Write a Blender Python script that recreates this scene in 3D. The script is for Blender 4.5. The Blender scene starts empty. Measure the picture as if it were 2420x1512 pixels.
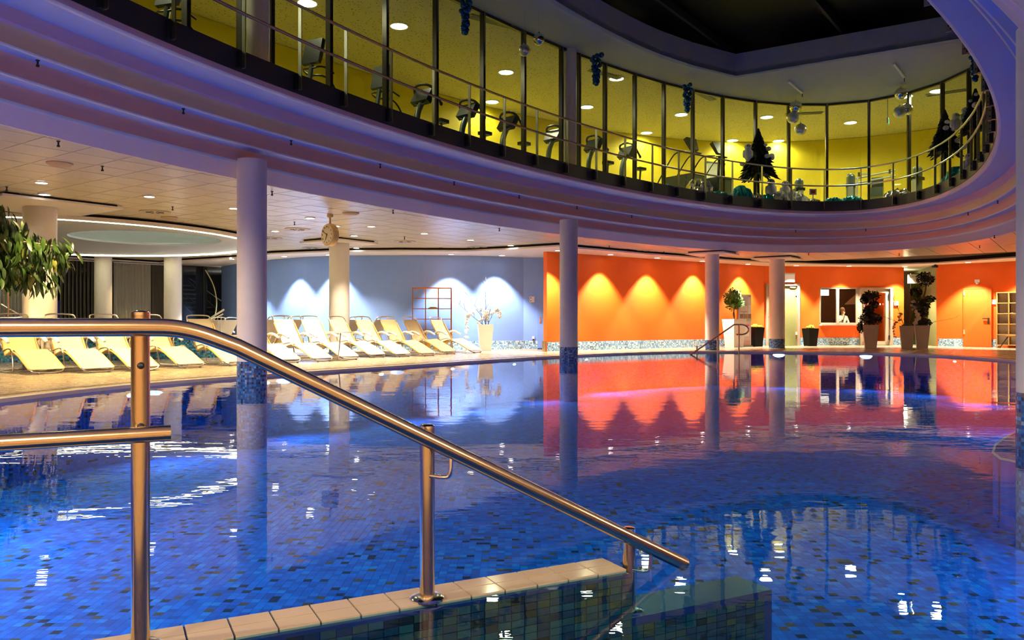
import bpy, bmesh, math, random
from math import sin, cos, pi, radians, sqrt, atan2, hypot
from mathutils import Vector, Matrix, Euler
from mathutils.geometry import tessellate_polygon

random.seed(7)
S = bpy.context.scene
COL = S.collection
F, VH, UC, HC = 1882.0, 762.0, 1210.0, 0.92      # focal length in px of the 2420 px frame, horizon row, eye height

# ------------------------------------------------------------------ camera, world, exposure
cam = bpy.data.cameras.new('camera'); cam.sensor_width = 36; cam.lens = F / 2420 * 36; cam.shift_y = 6 / 2420
cam.clip_start = 0.05; cam.clip_end = 300
co = bpy.data.objects.new('camera', cam); COL.objects.link(co)
co.location = (0, 0, HC); co.rotation_euler = (pi / 2, 0, 0); S.camera = co
wd = bpy.data.worlds.new('night'); S.world = wd; wd.use_nodes = True
wd.node_tree.nodes['Background'].inputs[0].default_value = (.003, .004, .008, 1)
wd.node_tree.nodes['Background'].inputs[1].default_value = 0.6
S.view_settings.view_transform = 'Standard'; S.view_settings.look = 'None'
S.view_settings.gamma = 1; S.view_settings.use_curve_mapping = False
S.view_settings.exposure = 0.0
S.cycles.max_bounces = 5; S.cycles.diffuse_bounces = 3; S.cycles.glossy_bounces = 3
S.cycles.transparent_max_bounces = 10; S.cycles.transmission_bounces = 4
S.cycles.caustics_reflective = False; S.cycles.caustics_refractive = False
S.cycles.sample_clamp_indirect = 6.0; S.cycles.use_light_tree = True; S.cycles.use_adaptive_sampling = True; S.cycles.adaptive_threshold = .15; S.cycles.adaptive_min_samples = 16; S.cycles.time_limit = 1300

DOWN_W, WASH_W, GYM_W, POOL_W = 640, 1250, 250, 340     # watts per lamp of each kind
WARM, WASHC, GYMC, POOLC = (1, .82, .56), (1, .86, .66), (1, .93, .62), (.30, .62, 1)

# ------------------------------------------------------------------ helpers
def at(u, v, z):
    d = F * (HC - z) / (v - VH)
    return Vector(((u - UC) * d / F, d, z))
def atd(u, d, z=0.0):
    return Vector(((u - UC) * d / F, d, z))

class MB:
    def __init__(s): s.v = []; s.f = []; s.uv = {}
    def add(s, vs, fs):
        n = len(s.v); s.v += [tuple(p) for p in vs]; s.f += [tuple(i + n for i in f) for f in fs]; return s
    def box(s, c, d, rz=0, M=None, taper=1.0):
        x, y, z = d[0] / 2, d[1] / 2, d[2] / 2
        P = [Vector((a * x * (taper if k < 0 else 1), b * y * (taper if k < 0 else 1), k * z)) for k in (-1, 1) for b in (-1, 1) for a in (-1, 1)]
        R = M if M is not None else Matrix.Rotation(rz, 3, 'Z')
        P = [R @ p + Vector(c) for p in P]
        return s.add(P, [(0, 2, 3, 1), (4, 5, 7, 6), (0, 1, 5, 4), (2, 6, 7, 3), (0, 4, 6, 2), (1, 3, 7, 5)])
    def bar(s, a, b, w, h):
        a, b = Vector(a), Vector(b); d = (b - a)
        q = d.to_track_quat('X', 'Z').to_matrix()
        return s.box((a + b) / 2, (d.length, w, h), M=q)
    def tube(s, path, r, n=8, closed=False, cap=True, radii=None):
        P = [Vector(p) for p in path]; m = len(P); base = len(s.v)
        up = None
        for i, p in enumerate(P):
            a = P[(i - 1) % m] if (closed or i > 0) else p
            b = P[(i + 1) % m] if (closed or i < m - 1) else p
            t = (b - a).normalized() if (b - a).length > 1e-9 else Vector((0, 0, 1))
            if up is None:
                up = Vector((0, 0, 1)) if abs(t.z) < .9 else Vector((1, 0, 0))
            x = up - t * up.dot(t)
            if x.length < 1e-6: x = t.orthogonal()
            x.normalize(); up = x; y = t.cross(x)
            rr = radii[i] if radii else r
            for k in range(n):
                A = 2 * pi * k / n
                s.v.append(tuple(p + (x * cos(A) + y * sin(A)) * rr))
        rings = m if closed else m - 1
        for i in range(rings):
            for k in range(n):
                a = base + i * n + k; b = base + i * n + (k + 1) % n
                c = base + ((i + 1) % m) * n + (k + 1) % n; d = base + ((i + 1) % m) * n + k
                s.f.append((a, b, c, d))
        if cap and not closed:
            s.f.append(tuple(base + k for k in range(n))[::-1]); s.f.append(tuple(base + (m - 1) * n + k for k in range(n)))
        return s
    def lathe(s, prof, n=24, c=(0, 0, 0), cap=True):
        base = len(s.v); m = len(prof)
        for r, z in prof:
            for k in range(n):
                A = 2 * pi * k / n
                s.v.append((c[0] + r * cos(A), c[1] + r * sin(A), c[2] + z))
        for i in range(m - 1):
            for k in range(n):
                s.f.append((base + i * n + k, base + i * n + (k + 1) % n, base + (i + 1) * n + (k + 1) % n, base + (i + 1) * n + k))
        if cap:
            s.f.append(tuple(base + k for k in range(n))[::-1]); s.f.append(tuple(base + (m - 1) * n + k for k in range(n)))
        return s
    def sphere(s, c, r, n=12, m=8, sc=(1, 1, 1)):
        base = len(s.v); c = Vector(c)
        s.v.append(tuple(c + Vector((0, 0, -r * sc[2]))))
        for i in range(1, m):
            B = -pi / 2 + pi * i / m
            for k in range(n):
                A = 2 * pi * k / n
                s.v.append(tuple(c + Vector((r * cos(B) * cos(A) * sc[0], r * cos(B) * sin(A) * sc[1], r * sin(B) * sc[2]))))
        s.v.append(tuple(c + Vector((0, 0, r * sc[2])))); top = len(s.v) - 1
        for k in range(n):
            s.f.append((base, base + 1 + (k + 1) % n, base + 1 + k))
            s.f.append((top, base + 1 + (m - 2) * n + k, base + 1 + (m - 2) * n + (k + 1) % n))
        for i in range(m - 2):
            for k in range(n):
                a = base + 1 + i * n + k; b = base + 1 + i * n + (k + 1) % n
                s.f.append((a, b, b + n, a + n))
        return s
    def prism(s, poly, z0, z1, holes=()):
        loops = [list(poly)] + [list(h) for h in holes]
        flat = [p for l in loops for p in l]
        tris = tessellate_polygon([[Vector((p[0], p[1], 0)) for p in l] for l in loops])
        n = len(flat); base = len(s.v)
        s.v += [(p[0], p[1], z0) for p in flat] + [(p[0], p[1], z1) for p in flat]
        for t in tris:
            a, b, c = [Vector((flat[i][0], flat[i][1])) for i in t]
            if (b - a).cross(c - a) < 0: t = (t[0], t[2], t[1])
            s.f.append((base + t[2], base + t[1], base + t[0])); s.f.append((base + n + t[0], base + n + t[1], base + n + t[2]))
        o = 0
        for l in loops:
            m = len(l)
            for k in range(m):
                a = base + o + k; b = base + o + (k + 1) % m
                s.f.append((a, b, b + n, a + n))
            o += m
        return s
    def strip(s, pts, z0, z1, closed=False, uv0=0.0):
        """vertical ribbon along plan points, uv = metres"""
        base = len(s.v); d = uv0; m = len(pts); L = [d]
        for i in range(1, m + (1 if closed else 0)):
            d += (Vector(pts[i % m][:2]) - Vector(pts[i - 1][:2])).length; L.append(d)
        for p in pts: s.v += [(p[0], p[1], z0), (p[0], p[1], z1)]
        for i in range(m if closed else m - 1):
            j = (i + 1) % m
            s.uv[len(s.f)] = [(L[i], z0), (L[i + 1], z0), (L[i + 1], z1), (L[i], z1)]
            s.f.append((base + 2 * i, base + 2 * j, base + 2 * j + 1, base + 2 * i + 1))
        return s
    def sweep(s, frames, closed=True):
        """frames: list of rings (lists of points of equal length)"""
        base = len(s.v); m = len(frames); n = len(frames[0])
        for fr in frames: s.v += [tuple(p) for p in fr]
        for i in range(m if closed else m - 1):
            j = (i + 1) % m
            for k in range(n - 1):
                s.f.append((base + i * n + k, base + j * n + k, base + j * n + k + 1, base + i * n + k + 1))
        return s
    def mesh(s, name, smooth=False):
        me = bpy.data.meshes.new(name); me.from_pydata(s.v, [], s.f)
        if s.uv:
            l = me.uv_layers.new(name='UVMap')
            for p in me.polygons:
                q = s.uv.get(p.index)
                if q:
                    for k, li in enumerate(p.loop_indices): l.data[li].uv = q[k]
        if smooth:
            for p in me.polygons: p.use_smooth = True
        me.update(); return me

def obj(name, mb, m, parent=None, smooth=False, loc=None, rz=0, label=None, fix=True):
    me = mb.mesh(name, smooth) if isinstance(mb, MB) else mb
    if fix and isinstance(mb, MB):
        b = bmesh.new(); b.from_mesh(me); bmesh.ops.recalc_face_normals(b, faces=b.faces); b.to_mesh(me); b.free()
    if m is not None and not me.materials: me.materials.append(m)
    o = bpy.data.objects.new(name, me); COL.objects.link(o)
    if parent is not None: o.parent = parent
    if loc is not None: o.location = loc
    o.rotation_euler.z = rz
    if label: o['label'] = label
    if smooth == 'auto' or (smooth and isinstance(mb, MB)):
        try: me.set_sharp_from_angle(angle=radians(38))
        except Exception: pass
    return o
def tag(o, label, cat=None, group=None, kind=None):
    o['label'] = label
    if cat: o['category'] = cat
    if group: o['group'] = group
    if kind: o['kind'] = kind
    return o
def thing(name, label, cat, loc=(0, 0, 0), rz=0, group=None, kind=None):
    o = bpy.data.objects.new(name, None); COL.objects.link(o); o.empty_display_size = .1
    o.location = loc; o.rotation_euler = (0, 0, rz)
    return tag(o, label, cat, group, kind)
def struct(name, mb, m, label, smooth=False, parent=None, fix=True):
    o = obj(name, mb, m, parent, smooth, fix=fix)
    if parent is None: o['kind'] = 'structure'; o['label'] = label
    return o
def dup(o, parent=None, name=None):
    c = o.copy(); COL.objects.link(c)
    if parent is not None: c.parent = parent
    for ch in o.children: dup(ch, c)
    return c
def lamp(kind, loc, power, color, parent=None, size=80, blend=.5, radius=.05, target=None, dim=None):
    l = bpy.data.lights.new('lamp_light', kind); l.energy = power; l.color = color
    if kind == 'SPOT': l.spot_size = radians(size); l.spot_blend = blend; l.shadow_soft_size = radius
    elif kind == 'POINT': l.shadow_soft_size = radius
    elif kind == 'AREA': l.shape = 'DISK'; l.size = dim or .4; l.spread = radians(size)
    o = bpy.data.objects.new('lamp_light', l); COL.objects.link(o)
    o.location = loc
    if target is not None: o.rotation_euler = (Vector(target) - Vector(loc)).to_track_quat('-Z', 'Y').to_euler()
    if parent is not None:
        o.parent = parent
    return o

# ------------------------------------------------------------------ materials
MATS = {}
def nt(name):
    m = bpy.data.materials.new(name); m.use_nodes = True; MATS[name] = m
    t = m.node_tree; return m, t.nodes, t.links, t.nodes['Principled BSDF']
def mat(name, col, rough=.5, metal=0, spec=.5, noise=.06, nscale=6, bump=0, bscale=40, emit=None, estr=0, coat=0, alpha=1):
    m, N, L, b = nt(name)
    b.inputs['Roughness'].default_value = rough; b.inputs['Metallic'].default_value = metal
    b.inputs['Specular IOR Level'].default_value = spec; b.inputs['Coat Weight'].default_value = coat
    tc = N.new('ShaderNodeTexCoord'); ns = N.new('ShaderNodeTexNoise'); ns.inputs['Scale'].default_value = nscale; ns.inputs['Detail'].default_value = 3
    L.new(tc.outputs['Object'], ns.inputs['Vector'])
    mx = N.new('ShaderNodeMix'); mx.data_type = 'RGBA'
    mx.inputs[6].default_value = (*[c * (1 - noise) for c in col], 1); mx.inputs[7].default_value = (*[min(1, c * (1 + noise)) for c in col], 1)
    L.new(ns.outputs['Fac'], mx.inputs[0]); L.new(mx.outputs[2], b.inputs['Base Color'])
    if bump:
        n2 = N.new('ShaderNodeTexNoise'); n2.inputs['Scale'].default_value = bscale; L.new(tc.outputs['Object'], n2.inputs['Vector'])
        bp = N.new('ShaderNodeBump'); bp.inputs['Strength'].default_value = bump; bp.inputs['Distance'].default_value = .01
        L.new(n2.outputs['Fac'], bp.inputs['Height']); L.new(bp.outputs['Normal'], b.inputs['Normal'])
    if emit: b.inputs['Emission Color'].default_value = (*emit, 1); b.inputs['Emission Strength'].default_value = estr
    if alpha < 1: b.inputs['Alpha'].default_value = alpha
    return m
def mosaic(name, cols, size, coord='UV', ratio=1.0, grout=(.3, .34, .38), gw=.06, rough=.25, bump=.3):
    """random coloured mosaic tiles; cols = [(threshold, colour), ...]"""
    m, N, L, b = nt(name)
    if coord == 'UV':
        src = N.new('ShaderNodeTexCoord').outputs['UV']
    else:
        src = N.new('ShaderNodeNewGeometry').outputs['Position']
    mp = N.new('ShaderNodeMapping'); mp.inputs['Scale'].default_value = (1 / size, ratio / size, 0 if coord != 'XYZ' else 1 / size)
    L.new(src, mp.inputs['Vector'])
    fl = N.new('ShaderNodeVectorMath'); fl.operation = 'FLOOR'; L.new(mp.outputs[0], fl.inputs[0])
    fr = N.new('ShaderNodeVectorMath'); fr.operation = 'FRACTION'; L.new(mp.outputs[0], fr.inputs[0])
    wn = N.new('ShaderNodeTexWhiteNoise'); wn.noise_dimensions = '3D'; L.new(fl.outputs[0], wn.inputs['Vector'])
    cr = N.new('ShaderNodeValToRGB'); cr.color_ramp.interpolation = 'CONSTANT'
    e = cr.color_ramp.elements
    e[0].position = cols[0][0]; e[0].color = (*cols[0][1], 1); e[1].position = cols[1][0]; e[1].color = (*cols[1][1], 1)
    for p, c in cols[2:]:
        k = e.new(p); k.color = (*c, 1)
    L.new(wn.outputs['Value'], cr.inputs['Fac'])
    sx = N.new('ShaderNodeSeparateXYZ'); L.new(fr.outputs[0], sx.inputs[0])
    def edge(o):
        a = N.new('ShaderNodeMath'); a.operation = 'SUBTRACT'; a.inputs[1].default_value = .5; L.new(o, a.inputs[0])
        c = N.new('ShaderNodeMath'); c.operation = 'ABSOLUTE'; L.new(a.outputs[0], c.inputs[0])
        d = N.new('ShaderNodeMath'); d.operation = 'GREATER_THAN'; d.inputs[1].default_value = .5 - gw; L.new(c.outputs[0], d.inputs[0]); return d.outputs[0]
    mxx = N.new('ShaderNodeMath'); mxx.operation = 'MAXIMUM'; L.new(edge(sx.outputs[0]), mxx.inputs[0]); L.new(edge(sx.outputs[1]), mxx.inputs[1])
    mx = N.new('ShaderNodeMix'); mx.data_type = 'RGBA'; L.new(mxx.outputs[0], mx.inputs[0]); L.new(cr.outputs['Color'], mx.inputs[6]); mx.inputs[7].default_value = (*grout, 1)
    L.new(mx.outputs[2], b.inputs['Base Color']); b.inputs['Roughness'].default_value = rough
    if bump:
        bp = N.new('ShaderNodeBump'); bp.invert = True; bp.inputs['Strength'].default_value = bump; bp.inputs['Distance'].default_value = .002
        L.new(mxx.outputs[0], bp.inputs['Height']); L.new(bp.outputs['Normal'], b.inputs['Normal'])
    return m
def thin_glass(name, tint, ior=1.45, rough=0.0):
    m, N, L, b = nt(name); N.remove(b)
    out = N['Material Output']; tr = N.new('ShaderNodeBsdfTransparent'); tr.inputs[0].default_value = (*tint, 1)
    gl = N.new('ShaderNodeBsdfGlossy'); gl.inputs['Roughness'].default_value = rough
    fr = N.new('ShaderNodeFresnel')
    gb = N.new('ShaderNodeNewGeometry'); im = N.new('ShaderNodeMapRange'); im.inputs[3].default_value = ior; im.inputs[4].default_value = 1 / ior   # same index from both faces of a thin sheet
    L.new(gb.outputs['Backfacing'], im.inputs[0]); L.new(im.outputs[0], fr.inputs['IOR'])
    ms = N.new('ShaderNodeMixShader'); L.new(fr.outputs[0], ms.inputs[0]); L.new(tr.outputs[0], ms.inputs[1]); L.new(gl.outputs[0], ms.inputs[2])
    L.new(ms.outputs[0], out.inputs['Surface']); return m
def water_mat():
    m = thin_glass('pool_water', (.45, .84, 1.0), 1.333, .0)
    N, L = m.node_tree.nodes, m.node_tree.links
    geo = N.new('ShaderNodeNewGeometry'); mp = N.new('ShaderNodeMapping'); mp.inputs['Scale'].default_value = (1.0, 2.2, 1)
    L.new(geo.outputs['Position'], mp.inputs[0])
    n1 = N.new('ShaderNodeTexNoise'); n1.inputs['Scale'].default_value = 1.3; n1.inputs['Detail'].default_value = 4; L.new(mp.outputs[0], n1.inputs['Vector'])
    bp = N.new('ShaderNodeBump'); bp.inputs['Strength'].default_value = .28; bp.inputs['Distance'].default_value = .008
    L.new(n1.outputs['Fac'], bp.inputs['Height'])
    for n in N:
        if n.type in ('BSDF_GLOSSY', 'FRESNEL'): L.new(bp.outputs['Normal'], n.inputs['Normal'])
    return m
def emis(name, col, st):
    m, N, L, b = nt(name); b.inputs['Base Color'].default_value = (*col, 1)
    b.inputs['Emission Color'].default_value = (*col, 1); b.inputs['Emission Strength'].default_value = st; return m

M_white = mat('white_column_paint', (.78, .75, .72), .5)
M_ring = mat('ring_plaster', (.78, .73, .74), .55, noise=.03)
M_tile = mat('satin_ceiling_tile', (.80, .74, .57), .26, spec=.6, noise=.03)
M_black = mat('black_shadow_gap', (.004, .004, .005), .8)
M_border = mat('white_soffit_board', (.80, .76, .72), .6, noise=.03)
M_blue = mat('blue_wall_paint', (.20, .35, .84), .6, noise=.04)
M_purple = mat('violet_edge_paint', (.14, .10, .55), .6)
M_orange = mat('orange_wall_paint', (.86, .135, .006), .6, noise=.04)
M_deck = None
M_steel = mat('brushed_steel', (.62, .50, .33), .20, metal=1, noise=.05, nscale=20)
M_rail = mat('grey_railing_steel', (.50, .50, .45), .28, metal=1)
M_chrome = mat('chrome_tube', (.80, .78, .75), .15, metal=1)
M_fascia = mat('dark_fascia_sheet', (.035, .034, .038), .45, noise=.1)
M_mull = mat('dark_mullion_metal', (.075, .07, .06), .3, metal=.6)
M_bracket = mat('black_bracket', (.012, .012, .014), .4)
M_glass = thin_glass('gym_glass', (.93, .97, .90), 1.45)
M_dglass = thin_glass('dark_window_glass', (.30, .32, .34), 1.5)
M_yel = mat('yellow_gym_wall', (.74, .60, .015), .7)
M_gymfloor = mat('gym_floor', (.42, .36, .12), .35)
M_gtop = mat('gallery_soffit_paint', (.38, .42, .47), .7)
M_lamp = emis('lamp_lens', (1, .93, .80), 26)
M_gymlamp = emis('gym_lamp_lens', (1, 1, .90), 22)
M_led = emis('led_strip', (1, .90, .55), 22)
M_uw = emis('underwater_lamp_lens', (.85, .95, 1), 10)
M_trim = mat('white_trim_ring', (.85, .84, .82), .3)
M_cream = mat('cream_plaster', (.78, .50, .26), .7)
M_lfab = mat('cream_mesh_fabric', (.68, .62, .47), .7, bump=.3, bscale=160, alpha=.86)
M_lfaby = mat('ochre_mesh_fabric', (.66, .52, .27), .7, bump=.3, bscale=160, alpha=.86)
M_lwood = mat('honey_wood_rail', (.72, .40, .10), .4)
M_lwhite = mat('ivory_plastic', (.88, .84, .72), .35)
M_rubber = mat('grey_rubber', (.10, .10, .10), .7)
M_wood = mat('rack_wood', (.42, .14, .035), .45)
M_ochre = mat('ochre_storage', (.72, .40, .04), .5)
M_potw = mat('white_planter', (.84, .80, .72), .35)
M_potb = mat('black_planter', (.006, .006, .008), .5, spec=.15)
M_potg = mat('taupe_planter', (.55, .46, .36), .4)
M_soil = mat('dark_soil', (.03, .02, .012), .9)
M_leaf = mat('dark_leaf', (.022, .052, .008), .35, noise=.5, nscale=3)
M_leafy = mat('yellow_green_leaf', (.11, .12, .012), .4, noise=.4, nscale=3)
M_leafb = mat('bright_leaf', (.10, .24, .03), .45, noise=.5, nscale=14)
M_topi = mat('topiary_leaf', (.010, .020, .010), .6, noise=.5, nscale=20)
M_twig = mat('dark_twig', (.05, .03, .02), .7)
M_bark = mat('brown_bark', (.20, .11, .05), .8, bump=.5)
M_orchid = mat('white_petal', (.88, .84, .78), .5)
M_apple = mat('yellow_green_apple', (.62, .68, .04), .35)
M_fir = mat('black_fir_needle', (.006, .010, .008), .8)
M_fluff = mat('white_plush', (.75, .76, .70), .95, bump=.8, bscale=60)
M_teal = mat('teal_foil', (.0, .25, .30), .3, metal=.5)
M_silver = mat('silver_tinsel', (.75, .74, .72), .15, metal=1)
M_cloth = mat('white_snow_cloth', (.72, .74, .66), .9)
M_baub = mat('blue_bauble', (.015, .10, .30), .22, metal=.7)
M_baubs = mat('mirror_bauble', (.72, .72, .70), .05, metal=1)
M_baubm = mat('matt_silver_bauble', (.60, .60, .58), .35, metal=1)
M_mach = mat('black_machine_plastic', (.015, .022, .02), .35)
M_machg = mat('grey_machine_metal', (.16, .20, .18), .35, metal=.5)
M_machs = mat('pale_machine_panel', (.45, .47, .42), .45)
M_screen = emis('lit_screen', (.9, .95, 1), 1.2)
M_clock = mat('cream_clock_body', (.72, .52, .18), .35)
M_face = mat('clock_face', (.80, .72, .48), .3)
M_ink = mat('black_ink', (.01, .01, .01), .6)
M_green = mat('pale_green_door', (.26, .28, .11), .5)
M_alu = mat('champagne_aluminium', (.55, .46, .36), .4, metal=.25)
M_paper = mat('white_paper', (.85, .84, .82), .7)
M_red = mat('red_print', (.60, .05, .03), .6)
M_bluep = mat('blue_print', (.08, .10, .40), .6)
M_curt = mat('grey_curtain', (.42, .41, .38), .85)
M_curtd = mat('dark_curtain', (.16, .15, .14), .85)
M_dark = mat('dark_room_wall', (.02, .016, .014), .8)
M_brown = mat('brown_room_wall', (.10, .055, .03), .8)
M_stair = mat('grey_stair_tread', (.16, .15, .14), .6)
M_skin = mat('skin', (.58, .34, .24), .55)
M_hair = mat('grey_hair', (.45, .40, .34), .7)
M_shirt = mat('white_shirt', (.78, .78, .80), .8)
M_vent = mat('grey_diffuser', (.40, .34, .26), .5)
M_whitet = mat('ivory_floor_tile', (.62, .52, .40), .3, noise=.08, nscale=4)
M_navy = mat('navy_edge_tile', (.015, .03, .14), .25)
WALLMOS = [(0, (.10, .30, .62)), (.22, (.30, .55, .80)), (.42, (.55, .74, .88)), (.60, (.16, .40, .55)), (.74, (.08, .12, .20)), (.82, (.70, .80, .85)), (.92, (.22, .45, .75))]
M_wmos = mosaic('wall_mosaic', WALLMOS, .045, 'UV', grout=(.55, .6, .62), gw=.05)
COLMOS = [(0, (.02, .10, .38)), (.25, (.04, .20, .60)), (.48, (.10, .34, .72)), (.64, (.012, .03, .10)), (.78, (.16, .10, .10)), (.86, (.02, .07, .25)), (.94, (.22, .42, .70))]
M_cmos = mosaic('column_mosaic', COLMOS, .034, 'UV', grout=(.10, .12, .2))
DARKMOS = [(0, (.01, .10, .22)), (.3, (.02, .22, .38)), (.55, (.05, .35, .50)), (.72, (.01, .03, .06)), (.85, (.02, .08, .3)), (.94, (.10, .2, .2))]
M_dmos = mosaic('low_wall_mosaic', DARKMOS, .04, 'UV', grout=(.05, .08, .1))
POOLMOS = [(0, (.0, .12, .64)), (.28, (.0, .155, .74)), (.52, (.0, .19, .82)), (.72, (.0, .09, .50)), (.84, (.01, .26, .84)), (.915, (.006, .015, .06)), (.955, (.16, .07, .06))]
M_pmos = mosaic('pool_floor_mosaic', POOLMOS, .062, 'POS', ratio=1.0, grout=(.0, .12, .56), gw=.02, rough=.9)
M_pwal = mosaic('pool_wall_mosaic', POOLMOS, .06, 'UV', ratio=2.0, grout=(.0, .10, .45), gw=.04, rough=.9)
M_water = water_mat()
def deck_mat():
    m, N, L, b = nt('wet_deck_tile')
    g = N.new('ShaderNodeNewGeometry'); mp = N.new('ShaderNodeMapping'); mp.inputs['Rotation'].default_value = (0, 0, radians(-38)); L.new(g.outputs['Position'], mp.inputs[0])
    br = N.new('ShaderNodeTexBrick'); br.inputs['Scale'].default_value = 1; br.inputs['Brick Width'].default_value = .6; br.inputs['Row Height'].default_value = .15
    br.inputs['Mortar Size'].default_value = .006; br.inputs['Color1'].default_value = (.38, .30, .20, 1); br.inputs['Color2'].default_value = (.31, .24, .155, 1); br.inputs['Mortar'].default_value = (.14, .105, .07, 1)
    L.new(mp.outputs[0], br.inputs['Vector']); L.new(br.outputs['Color'], b.inputs['Base Color'])
    n = N.new('ShaderNodeTexNoise'); n.inputs['Scale'].default_value = 5; L.new(mp.outputs[0], n.inputs['Vector'])
    rr = N.new('ShaderNodeMapRange'); rr.inputs[3].default_value = .16; rr.inputs[4].default_value = .34; L.new(n.outputs['Fac'], rr.inputs[0]); L.new(rr.outputs[0], b.inputs['Roughness'])
    bp = N.new('ShaderNodeBump'); bp.invert = True; bp.inputs['Strength'].default_value = .4; bp.inputs['Distance'].default_value = .003; L.new(br.outputs['Fac'], bp.inputs['Height']); L.new(bp.outputs[0], b.inputs['Normal'])
    return m
M_deck = deck_mat()
def gymceil_mat():
    m, N, L, b = nt('speckled_gym_ceiling'); b.inputs['Roughness'].default_value = .8
    g = N.new('ShaderNodeNewGeometry'); v = N.new('ShaderNodeTexVoronoi'); v.inputs['Scale'].default_value = 12; L.new(g.outputs['Position'], v.inputs['Vector'])
    c = N.new('ShaderNodeMath'); c.operation = 'LESS_THAN'; c.inputs[1].default_value = .20; L.new(v.outputs['Distance'], c.inputs[0])
    mx = N.new('ShaderNodeMix'); mx.data_type = 'RGBA'; mx.inputs[6].default_value = (.66, .62, .36, 1); mx.inputs[7].default_value = (.16, .15, .08, 1)
    L.new(c.outputs[0], mx.inputs[0]); L.new(mx.outputs[2], b.inputs['Base Color']); return m
M_gceil = gymceil_mat()
# ------------------------------------------------------------------ plan geometry
EC, EA, EB, ET = Vector((3.1037, 13.712)), 12.764, 4.368, radians(53.908)
E1, E2 = Vector((cos(ET), sin(ET))), Vector((-sin(ET), cos(ET)))
def ring(t, o):
    p = EC + E1 * (EA * cos(t)) + E2 * (EB * sin(t))
    n = E1 * (cos(t) / EA) + E2 * (sin(t) / EB); n.normalize()
    return p + n * o, n
def ring_off(x, y):
    """approximate outward distance from the base ellipse"""
    best = 1e9; bi = 0
    for k in range(180):
        p, n = ring(2 * pi * k / 180, 0); d = hypot(p.x - x, p.y - y)
        if d < best: best = d; bi = k
    p, n = ring(2 * pi * bi / 180, 0)
    return (Vector((x, y)) - p).dot(n), p, n
def t_for_u(u, o):
    best = None
    for k in range(4000):
        t = 2 * pi * k / 4000; p, n = ring(t, o)
        if p.y > 1 and n.dot(p) > 0:
            e = abs(UC + F * p.x / p.y - u)
            if best is None or e < best[0]: best = (e, t)
    return best[1]
# arc-length parametrisation of the base ellipse
_T = [2 * pi * k / 3000 for k in range(3001)]; _S = [0.0]
for k in range(1, 3001):
    _S.append(_S[-1] + (ring(_T[k], 0)[0] - ring(_T[k - 1], 0)[0]).length)
def s_of_t(t): return _S[int(round((t % (2 * pi)) / (2 * pi) * 3000))]
def t_of_s(s):
    s %= _S[-1]; lo, hi = 0, 3000
    while hi - lo > 1:
        m = (lo + hi) // 2
        if _S[m] <= s: lo = m
        else: hi = m
    return _T[lo] + (_T[hi] - _T[lo]) * (s - _S[lo]) / max(1e-9, _S[hi] - _S[lo])
NS = 200
TT = [t_of_s(_S[-1] * k / NS) for k in range(NS)]
DK = 0.04                                                         # deck level above the water
ZT, ZB = 3.17, 3.06                                               # tile ceiling and border soffit
ZF0, ZF1, ZG = 4.32, 4.62, 7.92                                   # gallery fascia, gallery floor, gallery soffit

def chaikin(P, n=2, closed=True):
    for _ in range(n):
        Q = []
        for i in range(len(P) if closed else len(P) - 1):
            a, b = Vector(P[i]), Vector(P[(i + 1) % len(P)])
            Q += [a * .75 + b * .25, a * .25 + b * .75]
        P = Q if closed else [Vector(P[0])] + Q + [Vector(P[-1])]
    return [Vector(p) for p in P]
POOL = chaikin([(-6.05, 9.3), (-5.5, 11.5), (-4.25, 13.7), (-2.4, 16.3), (-1.1, 18.2), (.75, 20.7), (2.2, 22.4), (3.8, 23.75), (5.4, 24.7), (7.8, 24.2), (10.4, 23.4), (11.8, 21.6),
                (11.9, 18.3), (10.9, 13), (8.6, 8), (5.6, 3.6), (3, 1.5), (.8, 1.15), (-1.2, 1.2), (-3, .9), (-5.2, 1.9), (-6.5, 5)], 2)
def inside(p, poly):
    c = False; n = len(poly)
    for i in range(n):
        a, b = poly[i], poly[(i + 1) % n]
        if (a[1] > p[1]) != (b[1] > p[1]) and p[0] < (b[0] - a[0]) * (p[1] - a[1]) / (b[1] - a[1]) + a[0]: c = not c
    return c
def inset(poly, d):
    R = []; n = len(poly)
    ar = sum(poly[i][0] * poly[(i + 1) % n][1] - poly[(i + 1) % n][0] * poly[i][1] for i in range(n))
    sg = 1 if ar > 0 else -1
    for i in range(n):
        a, b = Vector(poly[i - 1]), Vector(poly[(i + 1) % n]); t = (b - a).normalized()
        R.append(Vector(poly[i]) + Vector((-t.y, t.x)) * d * sg)
    return R

# ------------------------------------------------------------------ floor, pool basin, water
OUT = [(-21, -5), (20, -5), (20, 36), (-21, 36)]
fl = struct('floor', MB().prism(OUT, -.25, DK, [POOL]), M_deck, 'wet brown tiled deck around the pool')
edge = MB().prism(POOL, .0, DK + .006, [inset(POOL, .16)])
obj('edge_strip', edge, M_whitet, fl, label='pale stone rim along the water')
gut = MB().prism(inset(POOL, -.34), DK - .002, DK + .004, [inset(POOL, -.22)])
obj('drain_channel', gut, mat('drain_grate', (.20, .15, .09), .4), fl, label='narrow drain channel in the deck behind the rim')
PZ = -1.0
basin = MB().prism(inset(POOL, -.1), PZ - .1, PZ)
bs = struct('floor.001', basin, M_pmos, 'blue mosaic floor of the pool')
pw = MB().strip(inset(POOL, .15), PZ, .02, closed=True)
struct('wall_pool', pw, M_pwal, 'blue mosaic side wall of the pool under water')
wpoly = inset(POOL, .149)
wt = MB(); tr = tessellate_polygon([[Vector((p.x, p.y, 0)) for p in wpoly]])
wt.v = [(p.x, p.y, 0) for p in wpoly]
for t in tr:
    a, b, c = [wpoly[i] for i in t]
    wt.f.append(tuple(t) if (b - a).cross(c - a) > 0 else (t[0], t[2], t[1]))
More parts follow.
